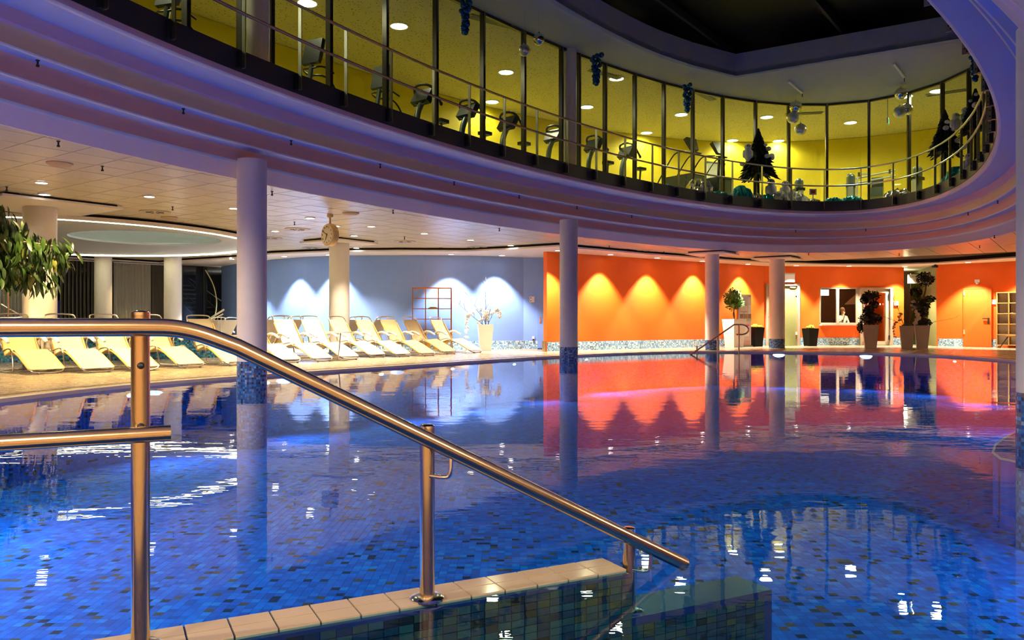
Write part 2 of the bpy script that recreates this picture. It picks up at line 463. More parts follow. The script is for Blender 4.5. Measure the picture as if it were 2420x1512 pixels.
w = obj('water', wt, M_water, fix=False); tag(w, 'calm clear pool water mirroring the hall', 'water', kind='stuff')

# underwater lamps below the rim
UWN = ['under the left end of the deck by the loungers', 'beside the thick left column', 'below the middle of the lounger row', 'in front of the lounger shelf',
       'in front of the white orchid planter', 'beside the slim column at the orange wall edge', 'in front of the second slim column', 'in front of the reception door', 'in front of the orange door', 'beside the right edge column']
_pp = inset(POOL, .17)
def pool_at_u(u, far=True):
    best = None
    n = len(_pp)
    for i in range(n):
        a, b = _pp[i], _pp[(i + 1) % n]
        for k in range(6):
            p = a.lerp(b, k / 6)
            if p.y > 8:
                e = abs(UC + F * p.x / p.y - u)
                if best is None or e < best[0]: best = (e, p, (b - a).normalized())
    return best[1], best[2]
for u, wn in zip((300, 625, 900, 1067, 1216, 1385, 1835, 2054, 2255, 2408), UWN):
    p, t = pool_at_u(u)
    n = Vector((-t.y, t.x));
    if not inside(p + n * .3, [tuple(q) for q in POOL]): n = -n
    th = thing('underwater_lamp', 'small bright underwater lamp ' + wn, 'lamp', (p.x, p.y, -.10), atan2(n.y, n.x), 'underwater lamps along the pool rim')
    m = MB(); m.lathe([(.085, 0), (.085, .02), (.07, .025)], 20)
    m.v = [(z, x, y * .42) for x, y, z in m.v]; obj('rim', m, M_chrome, th)
    m = MB(); m.lathe([(.075, .02), (.06, .03)], 20); m.v = [(z, x, y * .40) for x, y, z in m.v]; obj('lens', m, M_uw, th)
    lamp('SPOT', (.45, 0, -.10), POOL_W * .30, POOLC, th, 130, 1.0, .3, target=(1.4, 0, -1.15))
for x, y, tx, ty in ((-5.0, 2.6, -2, 8), (5.0, 3.6, 3, 10), (8.2, 8.4, 3, 13), (-5.9, 6.0, 2, 9), (-3.8, 1.6, -2, 8), (10.3, 12.6, 4, 14)):
    th = thing('underwater_lamp', 'underwater lamp in the near pool wall, out of sight', 'lamp', (x, y, -.3), atan2(ty - y, tx - x), 'underwater lamps in the near pool wall')
    m = MB(); m.lathe([(.09, 0), (.09, .02), (.07, .03)], 16); m.v = [(z, a, b) for a, b, z in m.v]; obj('rim', m, M_chrome, th)
    lamp('SPOT', (.3, 0, .1), POOL_W * 1.55, POOLC, th, 112, 1.0, .2, target=(1.3, 0, -.95))

# ------------------------------------------------------------------ outer walls (seen and unseen sides)
def seg_wall(name, pts, z0, z1, m, label, th=.2, kids=None, parent=None):
    """thick wall along plan polyline, thickness away from the pool"""
    mb = MB()
    P = [Vector(p) for p in pts]
    Q = []
    for i, p in enumerate(P):
        a = P[max(0, i - 1)]; b = P[min(len(P) - 1, i + 1)]; t = (b - a).normalized(); n = Vector((-t.y, t.x))
        if n.dot(p - Vector((3, 13.7))) < 0: n = -n
        Q.append(p + n * th)
    loop = P + Q[::-1]
    mb.prism([(p.x, p.y) for p in loop], z0, z1)
    return struct(name, mb, m, label, parent=parent)
def base_mosaic(pts, name, parent, z1=.33, off=.012):
    P = [Vector(p) for p in pts]; R = []
    for i, p in enumerate(P):
        a = P[max(0, i - 1)]; b = P[min(len(P) - 1, i + 1)]; t = (b - a).normalized(); n = Vector((-t.y, t.x))
        if n.dot(p - Vector((3, 13.7))) > 0: n = -n
        R.append(p + n * off)
    mb = MB().strip([(p.x, p.y) for p in R], DK + .012, z1)
    o = obj(name, mb, M_wmos, parent)
    k = MB().strip([((p + (q - p) * 1.6).x, (p + (q - p) * 1.6).y) for p, q in zip(P, R)], DK, DK + .015)
    obj('floor_joint', k, M_paper, parent)
    return o

BW = [(-11.0, 30.7), (-9.9, 29.2), (-8.2, 27.1), (-6.8, 26.0), (-5.5, 25.45), (-2.8, 25.3), (-1.0, 25.6), (.38, 26.2)]
bw = seg_wall('wall_blue', BW, DK, 3.3, M_blue, 'curved light blue wall behind the loungers'); base_mosaic(BW, 'mosaic_skirting', bw)
m = MB().box((-11.06, 30.72, (DK + 3.3) / 2), (.10, .10, 3.2), rz=.9); obj('corner_strip', m, M_purple, bw)
BD = [(.38, 26.2), (1.5, 26.2)]
bd = seg_wall('wall_blue_niche', [(.38, 26.2), (1.9, 26.2)], DK, 3.3, M_blue, 'narrow blue wall with a door beside the orange wall'); base_mosaic([(.38, 26.2), (.84, 26.2)], 'mosaic_skirting', bd)
# blue door in the niche
d1 = struct('door_1', MB().box((1.30, 26.17, 1.10 + DK), (.92, .05, 2.12)), M_blue, 'blue flush door half hidden by the orange wall')
mb = MB(); mb.tube([(.93, 26.14, 1.06), (.93, 26.08, 1.06), (1.05, 26.08, 1.06)], .011, 8); obj('handle', mb, M_chrome, d1)
mb = MB(); mb.box((.93, 26.14, 1.0), (.04, .012, .20)); obj('handle_plate', mb, M_chrome, d1)
mb = MB(); mb.box((1.25, 26.12, 2.16), (.30, .05, .05)); obj('door_closer', mb, M_paper, d1)
th = thing('thermostat', 'white square control plate on the blue niche wall', 'switch', (.66, 26.18, 1.68))
obj('plate', MB().box((0, 0, 0), (.16, .03, .19)), M_paper, th); obj('dial', MB().box((-.04, -.018, .05), (.03, .01, .03)), M_ink, th); obj('dial', MB().box((-.04, -.018, -.05), (.03, .01, .03)), M_ink, th)
th = thing('wall_socket', 'small white socket low on the blue niche wall', 'socket', (.70, 26.18, .42)); obj('plate', MB().box((0, 0, 0), (.08, .03, .10)), M_paper, th); obj('plug', MB().box((0, -.02, -.06), (.05, .03, .05)), M_ink, th)

W0, W1, W2 = Vector((1.05, 24.0)), Vector((6.85, 28.3)), Vector((9.60, 30.2))
ow = seg_wall('wall_orange', [tuple(W0), (3.9, 26.2), tuple(W1), tuple(W2)], DK, 3.3, M_orange, 'long orange wall washed by scalloped downlight', th=.16)
base_mosaic([tuple(W0), (3.9, 26.2), tuple(W1), tuple(W2)], 'mosaic_skirting', ow)
mb = MB().bar((1.02, 24.02, DK + .17), (.92, 24.12, DK + .17), .02, .30); obj('steel_end_post', mb, M_steel, ow)
W3, W4 = Vector((9.60, 30.2)), Vector((15.2, 30.9))
def on(P, Q, u):
    d = Q - P; k = (u - UC) / F
    t = (k * P.y - P.x) / (d.x - k * d.y); return P + d * t
RN = Vector((W4 - W3)).normalized(); RNN = Vector((RN.y, -RN.x))      # along the reception wall, and out of it towards the pool
def rp(u, off=0.0): p = on(W3, W4, u); return p + RNN * off
def zz(v, d): return HC + (VH - v) * d / F
D0 = 30.5
zwt, zwb, zdt = zz(679, D0), zz(766, D0), zz(672, D0)
def rwall(name, ua, ub, z0, z1, label=None, parent=None, m=M_orange):
    a, b = rp(ua), rp(ub); mb = MB().prism([(p.x, p.y) for p in (a, b, b - RNN * .22, a - RNN * .22)], z0, z1)
    return struct(name, mb, m, label, parent=parent)
rw = rwall('wall_reception', 1806, 1811, DK, 3.3, 'orange wall with reception window and glass door')
for ua, ub, z0, z1 in ((1811, 1886, zdt, 3.3), (1886, 1937, DK, 3.3), (1937, 2031, DK, zwb), (1937, 2108, zwt, 3.3), (2108, 2136, DK, 3.3)):
    rwall('wall_panel', ua, ub, z0, z1, parent=rw)
for ua, ub in ((1889, 2031), (2108, 2136)):
    a, b = rp(ua, .012), rp(ub, .012); obj('mosaic_skirting', MB().strip([(a.x, a.y), (b.x, b.y)], DK + .012, .34), M_wmos, rw)
    a, b = rp(ua, .02), rp(ub, .02); obj('floor_joint', MB().strip([(a.x, a.y), (b.x, b.y)], DK, DK + .016), M_paper, rw)
W5, W6 = Vector((15.72, 29.5)), Vector((17.75, 27.6))
rr = seg_wall('wall_orange_right', [tuple(W5), tuple(W6), (20, 25)], DK, 3.3, M_orange, 'orange wall at the right with a flush door')
for a, b in ((2217, 2276), (2344, 2360)):
    pa, pb = on(W5, W6, a), on(W5, W6, b); base_mosaic([tuple(pa), tuple(pb)], 'mosaic_skirting', rr)
obj('corridor_side', MB().prism([(15.72, 29.5), (15.9, 29.66), (17.2, 33.8), (17.0, 33.8)], DK, 3.3), mat('corridor_green', (.16, .17, .05), .7), rr)
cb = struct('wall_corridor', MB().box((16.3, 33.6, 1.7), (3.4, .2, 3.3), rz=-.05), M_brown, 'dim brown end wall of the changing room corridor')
obj('corridor_left_side', MB().prism([(15.2, 30.9), (15.02, 30.9), (15.3, 33.8), (15.5, 33.8)], DK, 3.3), M_orange, cb)
# unseen sides
struct('wall_back', MB().box((0, -5, 1.65), (41, .2, 3.3)), M_cream, 'cream wall behind the viewer')
struct('wall_left', MB().box((-20.5, 9, 1.65), (.2, 28, 3.3)), M_cream, 'cream side wall to the left of the hall')
struct('wall_right', MB().box((19.9, 10, 1.65), (.2, 31, 3.3)), M_orange, 'orange side wall to the right of the hall')
struct('wall_outer', MB().box((0, 36, 1.65), (42, .2, 3.3)), M_dark, 'dark outer wall of the building')

# ------------------------------------------------------------------ border soffit with shadow gap
BL = [(-19.6, 19), (-18, 23.2), (-15, 26.2), (-12.8, 28.9), (-11.55, 27.9), (-9.2, 26.5), (-7.6, 25.0), (-5.6, 24.15), (-3.5, 23.9), (-1.45, 24.0), (-.2, 23.4), (1.3, 22.4), (1.9, 23.0), (4.1, 24.9), (6.4, 26.7), (7.7, 27.65),
      (9.0, 28.4), (10.2, 28.95), (11.5, 29.3), (14, 29.6), (15.4, 28.7), (16.6, 26.3), (17.2, 22), (16.6, 14), (14.5, 6), (12.5, -2), (-15, -2), (-18, 5)]
bo = MB().prism([(-20.8, -4.9), (19.8, -4.9), (19.8, 35.9), (-20.8, 35.9)], ZB, ZB + .045, [BL])
struct('ceiling.001', bo, M_border, 'white plasterboard border soffit along the walls')
gap = MB().strip([tuple(p) for p in inset(BL, -.06)], ZB + .04, ZT + .1, closed=True)
struct('trim_1', gap, M_black, 'black shadow gap between tiles and border soffit')

# ------------------------------------------------------------------ tile ceiling
slab = MB().prism([(-20.8, -4.9), (19.8, -4.9), (19.8, 35.9), (-20.8, 35.9)], ZT + .06, ZT + .2, [[tuple(ring(t, 1.2)[0]) for t in TT]])
ceil = struct('ceiling', slab, M_black, 'suspended ceiling of square satin tiles')
TP = .62
C0 = Vector((-5.81, 10.52))
def clip(poly, p, n):
    """keep the part with (q-p).n >= 0"""
    R = []
    for i in range(len(poly)):
        a, b = poly[i], poly[(i + 1) % len(poly)]; da, db = (a - p).dot(n), (b - p).dot(n)
        if da >= 0: R.append(a)
        if (da >= 0) != (db >= 0): R.append(a + (b - a) * (da / (da - db)))
    return R
hf = TP / 2 - .009
tiles = []
BLx = [tuple(p) for p in inset(BL, -.35)]
for i in range(-36, 40):
    for j in range(-36, 40):
        c = C0 + E1 * (TP * (i + .5)) + E2 * (TP * (j + .5))
        if not (-19 < c.x < 18 and -2 < c.y < 30): continue
        if not inside(c, BLx): continue
        q = [c + E1 * (a * hf) + E2 * (b * hf) for a, b in ((-1, -1), (1, -1), (1, 1), (-1, 1))]
        o, p, n = ring_off(c.x, c.y); full = True
        if o < 1.27 - .5: continue
        if o < 1.27 + .5:
            q = clip(q, p + n * 1.27, n); full = False
            if len(q) < 3: continue
        # projected size, for choosing the ones that show largest
        if c.y > 2:
            u, v = UC + F * c.x / c.y, VH - F * (ZT - HC) / c.y
        else: u, v = -999, -999
        vis = -30 < u < 2412 and v > 270 and o > 0 and not (u > 640 and o * 0 + v < 440) and Vector(n).dot(c) > 0
        tiles.append((-(TP * TP / c.y ** 3) if vis else 1, c, q, full))
tiles.sort(key=lambda k: k[0])
ft = MB(); ft.box((0, 0, .012), (2 * hf, 2 * hf, .024), rz=ET); fm = ft.mesh('ceiling_tile'); fm.materials.append(M_tile)
for k, (pr, c, q, full) in enumerate(tiles[:300]):
    if full:
        o = bpy.data.objects.new('ceiling_tile', fm); COL.objects.link(o); o.parent = ceil
        o.location = (c.x, c.y, ZT + random.uniform(-.0012, .0012))
    else:
        obj('ceiling_tile', MB().prism([(p.x, p.y) for p in q], ZT, ZT + .024), M_tile, ceil)
rest = MB()
for pr, c, q, full in tiles[300:]: rest.prism([(p.x, p.y) for p in q], ZT, ZT + .024)
o = obj('ceiling_tile', rest, M_tile, ceil); o['kind'] = 'stuff'

# ------------------------------------------------------------------ stepped ring cove, fascia, gallery floor
def arc2(a, b, c, n=4):
    """quadratic bend a->c with control b"""
    a, b, c = Vector(a), Vector(b), Vector(c)
    return [tuple(a * (1 - t) ** 2 + b * 2 * t * (1 - t) + c * t * t) for t in [k / n for k in range(n + 1)]]
def Zc(z): return z + HC
M_rs = mat('salmon_riser_warm_light', (.86, .46, .32), .55, noise=.03); M_rb = mat('sand_riser_warm_light', (.88, .62, .32), .55, noise=.03); M_rl = mat('lavender_riser_warm_light', (.74, .50, .54), .55, noise=.03)  # riser colours hold warm hall light on top of their own tone
M_so = mat('blue_soffit_pool_light', (.40, .52, .84), .55, noise=.03); M_ed = mat('pale_edge_paint', (.80, .80, .78), .5, noise=.02); M_lv = mat('lilac_soffit_warm_light', (.74, .62, .62), .55, noise=.03)  # soffit blue holds the pool glow; lilac is warmed like the risers
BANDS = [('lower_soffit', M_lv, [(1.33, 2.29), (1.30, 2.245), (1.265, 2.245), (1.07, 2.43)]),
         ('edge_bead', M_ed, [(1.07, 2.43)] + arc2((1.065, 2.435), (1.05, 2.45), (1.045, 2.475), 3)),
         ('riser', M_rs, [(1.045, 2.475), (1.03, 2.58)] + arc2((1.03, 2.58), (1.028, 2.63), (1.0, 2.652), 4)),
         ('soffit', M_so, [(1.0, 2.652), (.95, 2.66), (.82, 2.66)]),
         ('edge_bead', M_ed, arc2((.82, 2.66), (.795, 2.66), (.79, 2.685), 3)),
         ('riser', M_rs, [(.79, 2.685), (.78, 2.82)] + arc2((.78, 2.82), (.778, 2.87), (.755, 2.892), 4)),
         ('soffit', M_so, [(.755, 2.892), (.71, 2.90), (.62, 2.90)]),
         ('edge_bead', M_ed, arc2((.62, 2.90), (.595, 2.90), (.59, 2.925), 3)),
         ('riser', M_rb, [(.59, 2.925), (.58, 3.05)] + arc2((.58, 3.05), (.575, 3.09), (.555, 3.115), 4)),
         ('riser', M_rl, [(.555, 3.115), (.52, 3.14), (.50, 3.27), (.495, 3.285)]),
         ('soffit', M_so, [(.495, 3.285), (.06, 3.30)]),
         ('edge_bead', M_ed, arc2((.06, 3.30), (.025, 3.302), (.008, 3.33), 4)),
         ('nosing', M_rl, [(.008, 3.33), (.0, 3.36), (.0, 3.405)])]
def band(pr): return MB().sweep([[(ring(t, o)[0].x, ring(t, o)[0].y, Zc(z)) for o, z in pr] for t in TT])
rc = struct('trim_2', MB().sweep([[(ring(t, o)[0].x, ring(t, o)[0].y, z) for o, z in ((1.30, ZT + .03), (.62, ZF0 - .12), (.08, ZF0 - .02))] for t in TT]), M_black, 'stepped ring cove with light-tinted bands around the pool opening')
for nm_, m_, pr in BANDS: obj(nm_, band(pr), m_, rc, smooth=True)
fa = MB().sweep([[(ring(t, o)[0].x, ring(t, o)[0].y, z) for o, z in ((.04, ZF0), (-.012, ZF0), (-.012, ZF1), (.1, ZF1))] for t in TT])
struct('trim_3', fa, M_fascia, 'dark metal fascia along the gallery floor edge')
gf = MB().sweep([[(ring(t, o)[0].x, ring(t, o)[0].y, z) for o, z in ((.08, ZF1 - .002), (1.3, ZF1 - .002), (7.2, ZF1 - .002))] for t in TT])
struct('floor.002', gf, M_gymfloor, 'gallery and gym floor upstairs')
# gym shell
gw = MB().sweep([[(ring(t, o)[0].x, ring(t, o)[0].y, z) for o, z in ((6.6, ZF1), (6.6, ZG))] for t in TT])
struct('wall_gym', gw, M_yel, 'yellow back wall of the gym upstairs')
gc = MB().sweep([[(ring(t, o)[0].x, ring(t, o)[0].y, z) for o, z in ((1.27, ZG + .01), (6.7, ZG + .01))] for t in TT])
struct('ceiling.002', gc, M_gceil, 'speckled gym ceiling upstairs')
SK = chaikin([(-4.2, 6.5), (-3.4, 9.6), (-1.4, 13.6), (.85, 17.3), (3.3, 20.3), (4.9, 21.65)], 2, closed=False) + [Vector((6.35, 22.6)), Vector((11.1, 19.6))] + chaikin([(10.9, 18.5), (9.6, 15.5), (7.3, 11.6), (4.6, 8), (1.8, 4.6)], 1, closed=False) + [Vector((-2.2, 4.0))]
SK = [tuple(p) for p in SK]
gs = MB().prism([tuple(ring(t, 1.27)[0]) for t in TT], ZG, ZG + .12, [SK])
gso = struct('ceiling.003', gs, M_gtop, 'pale gallery soffit around the night skylight')
up = MB().strip(SK, ZG, ZG + .62, closed=True); obj('skylight_upstand', up, M_gtop, gso)
lip = MB().sweep([[(p.x, p.y, z) for p, z in ((a, ZG - .002), (a.lerp(b, 1), ZG - .03), (b.lerp(c, .5), ZG - .03), (c, ZG - .002))] for a, b, c in zip([Vector(q) for q in SK], inset([Vector(q) for q in SK], -.08), inset([Vector(q) for q in SK], -.22))])
obj('skylight_lip', lip, M_gtop, gso, smooth=True)
sk = thing('skylight_glazing', 'black night skylight with dark glazing bars overhead', 'skylight', (3.2, 13.5, ZG + .62))
obj('pane', MB().box((0, 0, .3), (24, 30, .02)), mat('night_glass', (.001, .001, .0015), .5, spec=.1), sk)
for k in range(-3, 4): obj('glazing_bar', MB().bar((E2.x * k * 3 - E1.x * 14, E2.y * k * 3 - E1.y * 14, .15), (E2.x * k * 3 + E1.x * 14, E2.y * k * 3 + E1.y * 14, .15), .08, .2), M_black, sk)

# gallery glazing: mullions, head rail, panes
UM = [440, 568, 640, 778, 911, 1030, 1140, 1238, 1326, 1368, 1430, 1500, 1569, 1637, 1708, 1785, 1864, 1954, 2054, 2148, 2227, 2290]
OG = 1.2
tm = [t_for_u(u, OG) for u in UM]
ds = s_of_t(tm[-1]) - s_of_t(tm[-2]); 
sgn = 1 if ((s_of_t(tm[5]) - s_of_t(tm[4])) % _S[-1]) < _S[-1] / 2 else -1
s0, s1 = s_of_t(tm[0]), s_of_t(tm[-1])
ext0 = [t_of_s(s0 - sgn * 1.15 * k) for k in range(6, 0, -1)]; ext1 = [t_of_s(s1 + sgn * 1.15 * k) for k in range(1, 13)]
tm = ext0 + tm + ext1
gz = thing('window_1', 'curved gym glazing of tall dark framed panes', None, (EC.x, EC.y, ZF1), kind='structure')
def L2(p): return (p.x - EC.x, p.y - EC.y)
for k, t in enumerate(tm):
    p, n = ring(t, OG); a = atan2(n.y, n.x); x, y = L2(p)
    obj('mullion', MB().box((0, 0, (ZG - ZF1) / 2), (.11, .075, ZG - ZF1)), M_mull, gz, loc=(x, y, 0), rz=a)
    obj('bead', MB().box((-.06, .0, (ZG - ZF1) / 2), (.012, .022, ZG - ZF1)), M_steel, gz, loc=(x, y, 0), rz=a)
    if k < len(tm) - 1:
        q = ring(tm[k + 1], OG)[0]; d = q - p; nn = Vector((d.y, -d.x)).normalized()
        mid = (p + q) / 2; mx, my = L2(mid)
        if d.length > .5:
            obj('pane', MB().box((0, 0, (ZG - ZF1) / 2), (d.length, .006, ZG - ZF1 - .04)), M_glass, gz, loc=(mx, my, 0), rz=atan2(d.y, d.x))
        obj('head_rail', MB().box((0, 0, ZG - ZF1 - .035), (d.length + .04, .09, .07)), M_mull, gz, loc=(mx, my, 0), rz=atan2(d.y, d.x))
# gallery railing
rl = thing('gallery_railing', 'steel gallery railing with two rails and flat posts', 'railing', (EC.x, EC.y, ZF1))
for z in (5.57, 5.07):
    P = [ring(t, -.13)[0] for t in TT]
    obj('rail', MB().tube([(p.x - EC.x, p.y - EC.y, z - ZF1) for p in P], .024, 8, closed=True), M_rail, rl, smooth=True)
UP = [408, 573, 706, 815, 922, 1022, 1108, 1190, 1268, 1339, 1408, 1476, 1540, 1603, 1666, 1730, 1800, 1869, 1947, 2035, 2112, 2169, 2212, 2247, 2274, 2298]
tp = [t_for_u(u, -.08) for u in UP]
s1 = s_of_t(tp[-1]); s0 = s_of_t(tp[0])
tp = [t_of_s(s0 - sgn * 1.0 * k) for k in (3, 2, 1)] + tp + [t_of_s(s1 + sgn * 1.02 * k) for k in range(1, 12)]
for t in tp:
    p, n = ring(t, -.10); a = atan2(n.y, n.x); x, y = L2(p)
    po = obj('post', MB().box((.0, 0, .34), (.060, .014, 1.22)), M_rail, rl, loc=(x, y, 0), rz=a)
    bk = MB().box((.055, .0, -.15), (.065, .10, .22)); b = obj('bracket', bk, M_bracket, po)
    obj('bolt', MB().box((0, -.012, -.10), (.02, .012, .02)), M_bracket, po); obj('bolt', MB().box((0, -.012, -.20), (.02, .012, .02)), M_bracket, po)
# gallery columns on the glass line
for u, d, lb in ((1346, .36, 'white round gallery column standing in the gym glazing'), (610, .36, 'white round gallery column at the left gym glazing')):
    p, n = ring(t_for_u(u, OG + .0), OG)
    th = thing('gallery_column', lb, 'column', (p.x, p.y, ZF1), 0, 'gallery columns')
    obj('shaft', MB().lathe([(d / 2, 0), (d / 2, ZG - ZF1)], 28), M_white, th, smooth=True)
# ------------------------------------------------------------------ columns
def column(name_lb, x, y, d, zb, zt, mos, plate, rz=ET, moslen=.33):
    th = thing('column', name_lb, 'column', (x, y, zb), 0, 'round white columns')
    obj('shaft', MB().lathe([(d / 2, moslen - zb), (d / 2, zt - zb)], 40), M_white, th, smooth=True)
    mb = MB(); pts = [(d / 2 * 1.012 * cos(2 * pi * k / 40), d / 2 * 1.012 * sin(2 * pi * k / 40)) for k in range(40)]
    mb.strip(pts, 0, moslen - zb, closed=True); obj('mosaic_foot', mb, M_cmos, th, smooth=True)
    if plate:
        s = plate
        obj('ceiling_plate', MB().box((0, 0, ZB + .05 - zb), (s, s, .04), rz=rz), M_border, th)
        obj('shadow_gap', MB().box((0, 0, (ZB + .07 + ZT + .02) / 2 - zb), (s - .16, s - .16, ZT - ZB - .05), rz=rz), M_black, th)
    return th
column('thick white column standing in the water left of centre', -4.01, 12.28, .444, -1.0, 3.42, .34, 0, moslen=.326)
column('slim white column standing in the water before the orange wall', 1.385, 19.45, .444, -1.0, 3.42, .34, 0, moslen=.326)
column('white column cut by the right picture edge', 4.52, 6.73, .444, -1.0, 3.42, .34, 0, moslen=.326)
column('slim white column on the deck beside the far pool handrail', 6.41, 25.5, .444, DK, ZB + .06, .34, 1.30, moslen=.36)
column('white column on the deck beside the pale green door', 9.15, 27.5, .52, DK, ZB + .06, .34, 1.35, moslen=.36)
column('white column behind the hanging clock among the loungers', -4.75, 21.9, .55, DK, ZB + .06, .34, 1.5, moslen=.36)
column('white column right of the round ceiling disc by the dark stairs', -11.2, 26.3, .55, DK, ZB + .06, .34, 0, moslen=.36)
column('white column between the two grey curtains', -13.45, 26.2, .53, DK, ZB + .06, .34, 0, moslen=.36)
column('broad white column behind the hanging branch at the left', -8.92, 15.05, .575, DK, ZB + .06, .34, 2.1, moslen=.36)

# ------------------------------------------------------------------ hanging light disc at the left
DC = Vector((-11.75, 20.5)); DR = 4.95; IC = Vector((-9.3, 20.3)); IR = 1.79
cd = thing('ceiling_disc', 'round hanging ceiling disc with glowing rim and pale oval recess', 'ceiling panel', (DC.x, DC.y, ZB))
circ = lambda c, r, n=72: [(c.x - DC.x + r * cos(2 * pi * k / n), c.y - DC.y + r * sin(2 * pi * k / n)) for k in range(n)]
M_disc = mat('grey_blue_disc_paint', (.62, .68, .76), .6)
obj('disc', MB().prism(circ(DC, DR), .0, .05, [circ(IC, IR, 60)]), M_disc, cd)
obj('recess', MB().lathe([(IR + .02, .05), (IR + .02, .12), (IR * .5, .135)], 60, (IC.x - DC.x, IC.y - DC.y, 0)), mat('emissive_green_recess', (.55, .66, .52), .7, emit=(.72, .76, .54), estr=.9), cd, smooth=True)  # recess glow is emission put into the material, no lamp behind it
obj('led_rim', MB().tube([(x, y, -.012) for x, y in circ(DC, DR - .09, 120)], .028, 6, closed=True), M_led, cd)
obj('rim_board', MB().prism(circ(DC, DR + .10), -.03, .045, [circ(DC, DR - .0)]), M_border, cd)
obj('shadow_gap', MB().prism(circ(DC, DR - .05), .05, ZT - ZB + .02), M_black, cd)

# ------------------------------------------------------------------ recessed lights
dlm = MB().lathe([(.085, .012), (.085, -.006), (.11, -.006), (.11, .012)], 20, cap=False).mesh('trim_ring'); dlm.materials.append(M_trim)
dll = MB().lathe([(.084, .004), (.03, .002)], 20).mesh('lens'); dll.materials.append(M_lamp)
def downlight(p, z, label, group, power, size, blend, color, tilt=(0, 0), lens=None):
    th = thing('downlight', label, 'ceiling light', (p[0], p[1], z - .012), 0, group)
    for nm, me in (('trim_ring', dlm), ('lens', lens or dll)):
        o = bpy.data.objects.new(nm, me); COL.objects.link(o); o.parent = th
    lamp('SPOT', (0, 0, -.02), power, color, th, size, blend, .06, target=(tilt[0], tilt[1], -1.02))
    return th
CL = [(98, 430, 'upper of the two downlights at the far left of the tile ceiling'), (105, 458, 'lower of the two downlights at the far left of the tile ceiling'),
      (353, 463, 'downlight in the tile ceiling before the hanging disc'), (553, 491, 'downlight touching the left edge of the thick column'),
      (733, 514, 'downlight in the tile ceiling just left of the clock stem'), (878, 534, 'downlight right of the clock in the tile ceiling'), (1003, 551, 'second downlight right of the clock'),
      (1112, 566, 'third downlight right of the clock'), (1207, 579, 'fourth downlight right of the clock near the orange corner'), (837, 556, 'downlight just right of the clock body'),
      (842, 585, 'downlight close to the top of the column behind the clock'), (794, 533, 'downlight half hidden behind the clock'), (346, 604, 'downlight below the far rim of the hanging disc'),
      (650, 545, 'downlight right of the thick column in the tile ceiling')]
for u, v, lb in CL:
    p = at(u, v, ZT); downlight(p, ZT - .001, 'round ' + lb, 'downlights in the tile ceiling', DOWN_W * (.4 if v > 600 else 1.15 if u < 600 else 1), 100, .6, (1, .70, .29) if u < 600 else WARM)
BLT = [(548, 611, 'leftmost downlight above the blue wall'), (672, 606, 'downlight above the blue wall right of the thick column'), (776, 601, 'downlight beside the head of the clock column'), (1066, 600, 'downlight above the wooden rack'),
       (1186, 603, 'downlight above the orchid planter'), (1319, 591, 'downlight beside the slim column at the orange corner'), (1443, 602, 'first downlight on the long orange wall'), (1553, 611, 'second downlight on the long orange wall'),
       (1660, 619, 'third downlight on the long orange wall'), (1768, 625, 'downlight above the leaflet stand'), (1882, 629, 'downlight above the pale green door'), (2006, 632, 'downlight above the reception window'),
       (2138, 632, 'downlight at the corridor corner'), (2288, 625, 'downlight above the orange flush door'), (2409, 614, 'downlight at the right edge')]
for u, v, lb in BLT:
    dw = min([on(Vector(a), Vector(b), u).y for a, b in (list(zip(BW[:-1], BW[1:])) if u < 1250 else [(W0, W1), (W1, W2)] if u < 1800 else [(W3, W4)] if u < 2180 else [(W5, W6)]) if on(Vector(a), Vector(b), u).y > 20 and ((UC + F * a[0] / a[1]) - 3 <= u <= (UC + F * b[0] / b[1]) + 40)] or [99])
    d_ = min(at(u, v, ZB).y, dw - .62); p = atd(u, d_, ZB); warm = WASHC if u > 1250 else (1, .92, .82)
    downlight(p, ZB - .001, 'small ' + lb, 'wall washing downlights in the border', WASH_W * (.95 if u < 1250 else 1.1), 87, .45, warm)
# unseen downlights, added to light the deck, ring, near column and rail
for x, y in ((-9, 8), (-11, 12), (-6.3, 7.2), (-5.6, 4.6), (-4, 1.2), (13.5, 13), (12, 8), (8.5, 3.5), (3, -1.5), (-3.2, -1.6), (0, -1.5), (6, -.5)):
    downlight((x, y), ZT - .001, 'added round downlight in the near tile ceiling, unseen', 'added fill downlights, unseen', DOWN_W * .85, 172, .3, (1, .76, .52))
# gym lights
gyl = MB().lathe([(.20, .006), (.08, .003)], 24).mesh('lens'); gyl.materials.append(M_gymlamp)
gyr = MB().lathe([(.20, .01), (.20, -.008), (.24, -.008), (.24, .01)], 24, cap=False).mesh('trim_ring'); gyr.materials.append(M_trim)
GL = [(943, 62), (1196, 171), (1163, 241), (1387, 253), (1457, 186), (1528, 314), (1610, 271), (1731, 332), (1840, 333), (1812, 277), (2010, 290), (2140, 228), (2215, 215)]
GN = ['leftmost large one', 'second from the left, upper', 'second from the left, lower', 'one right of the gallery column', 'one above the gallery column neighbour', 'one beside the stepper console', 'one behind the bauble cluster',
      'one right of the second stepper', 'one above the fir tree, lower', 'one above the fir tree, upper', 'one in the widest pane', 'one behind the hanging mirror balls', 'rightmost one']
for (u, v), nm in list(zip(GL, GN)):
    p = at(u, v, ZG); th = thing('gym_light', 'round gym ceiling light, ' + nm, 'ceiling light', (p.x, p.y, ZG), 0, 'gym ceiling lights')
    for n_, me in (('trim_ring', gyr), ('lens', gyl)):
        o = bpy.data.objects.new(n_, me); COL.objects.link(o); o.parent = th
    lamp('SPOT', (0, 0, -.03), GYM_W * (.7 if u < 1450 else 1.25), GYMC, th, 165, .5, .18, target=(0, 0, -1))
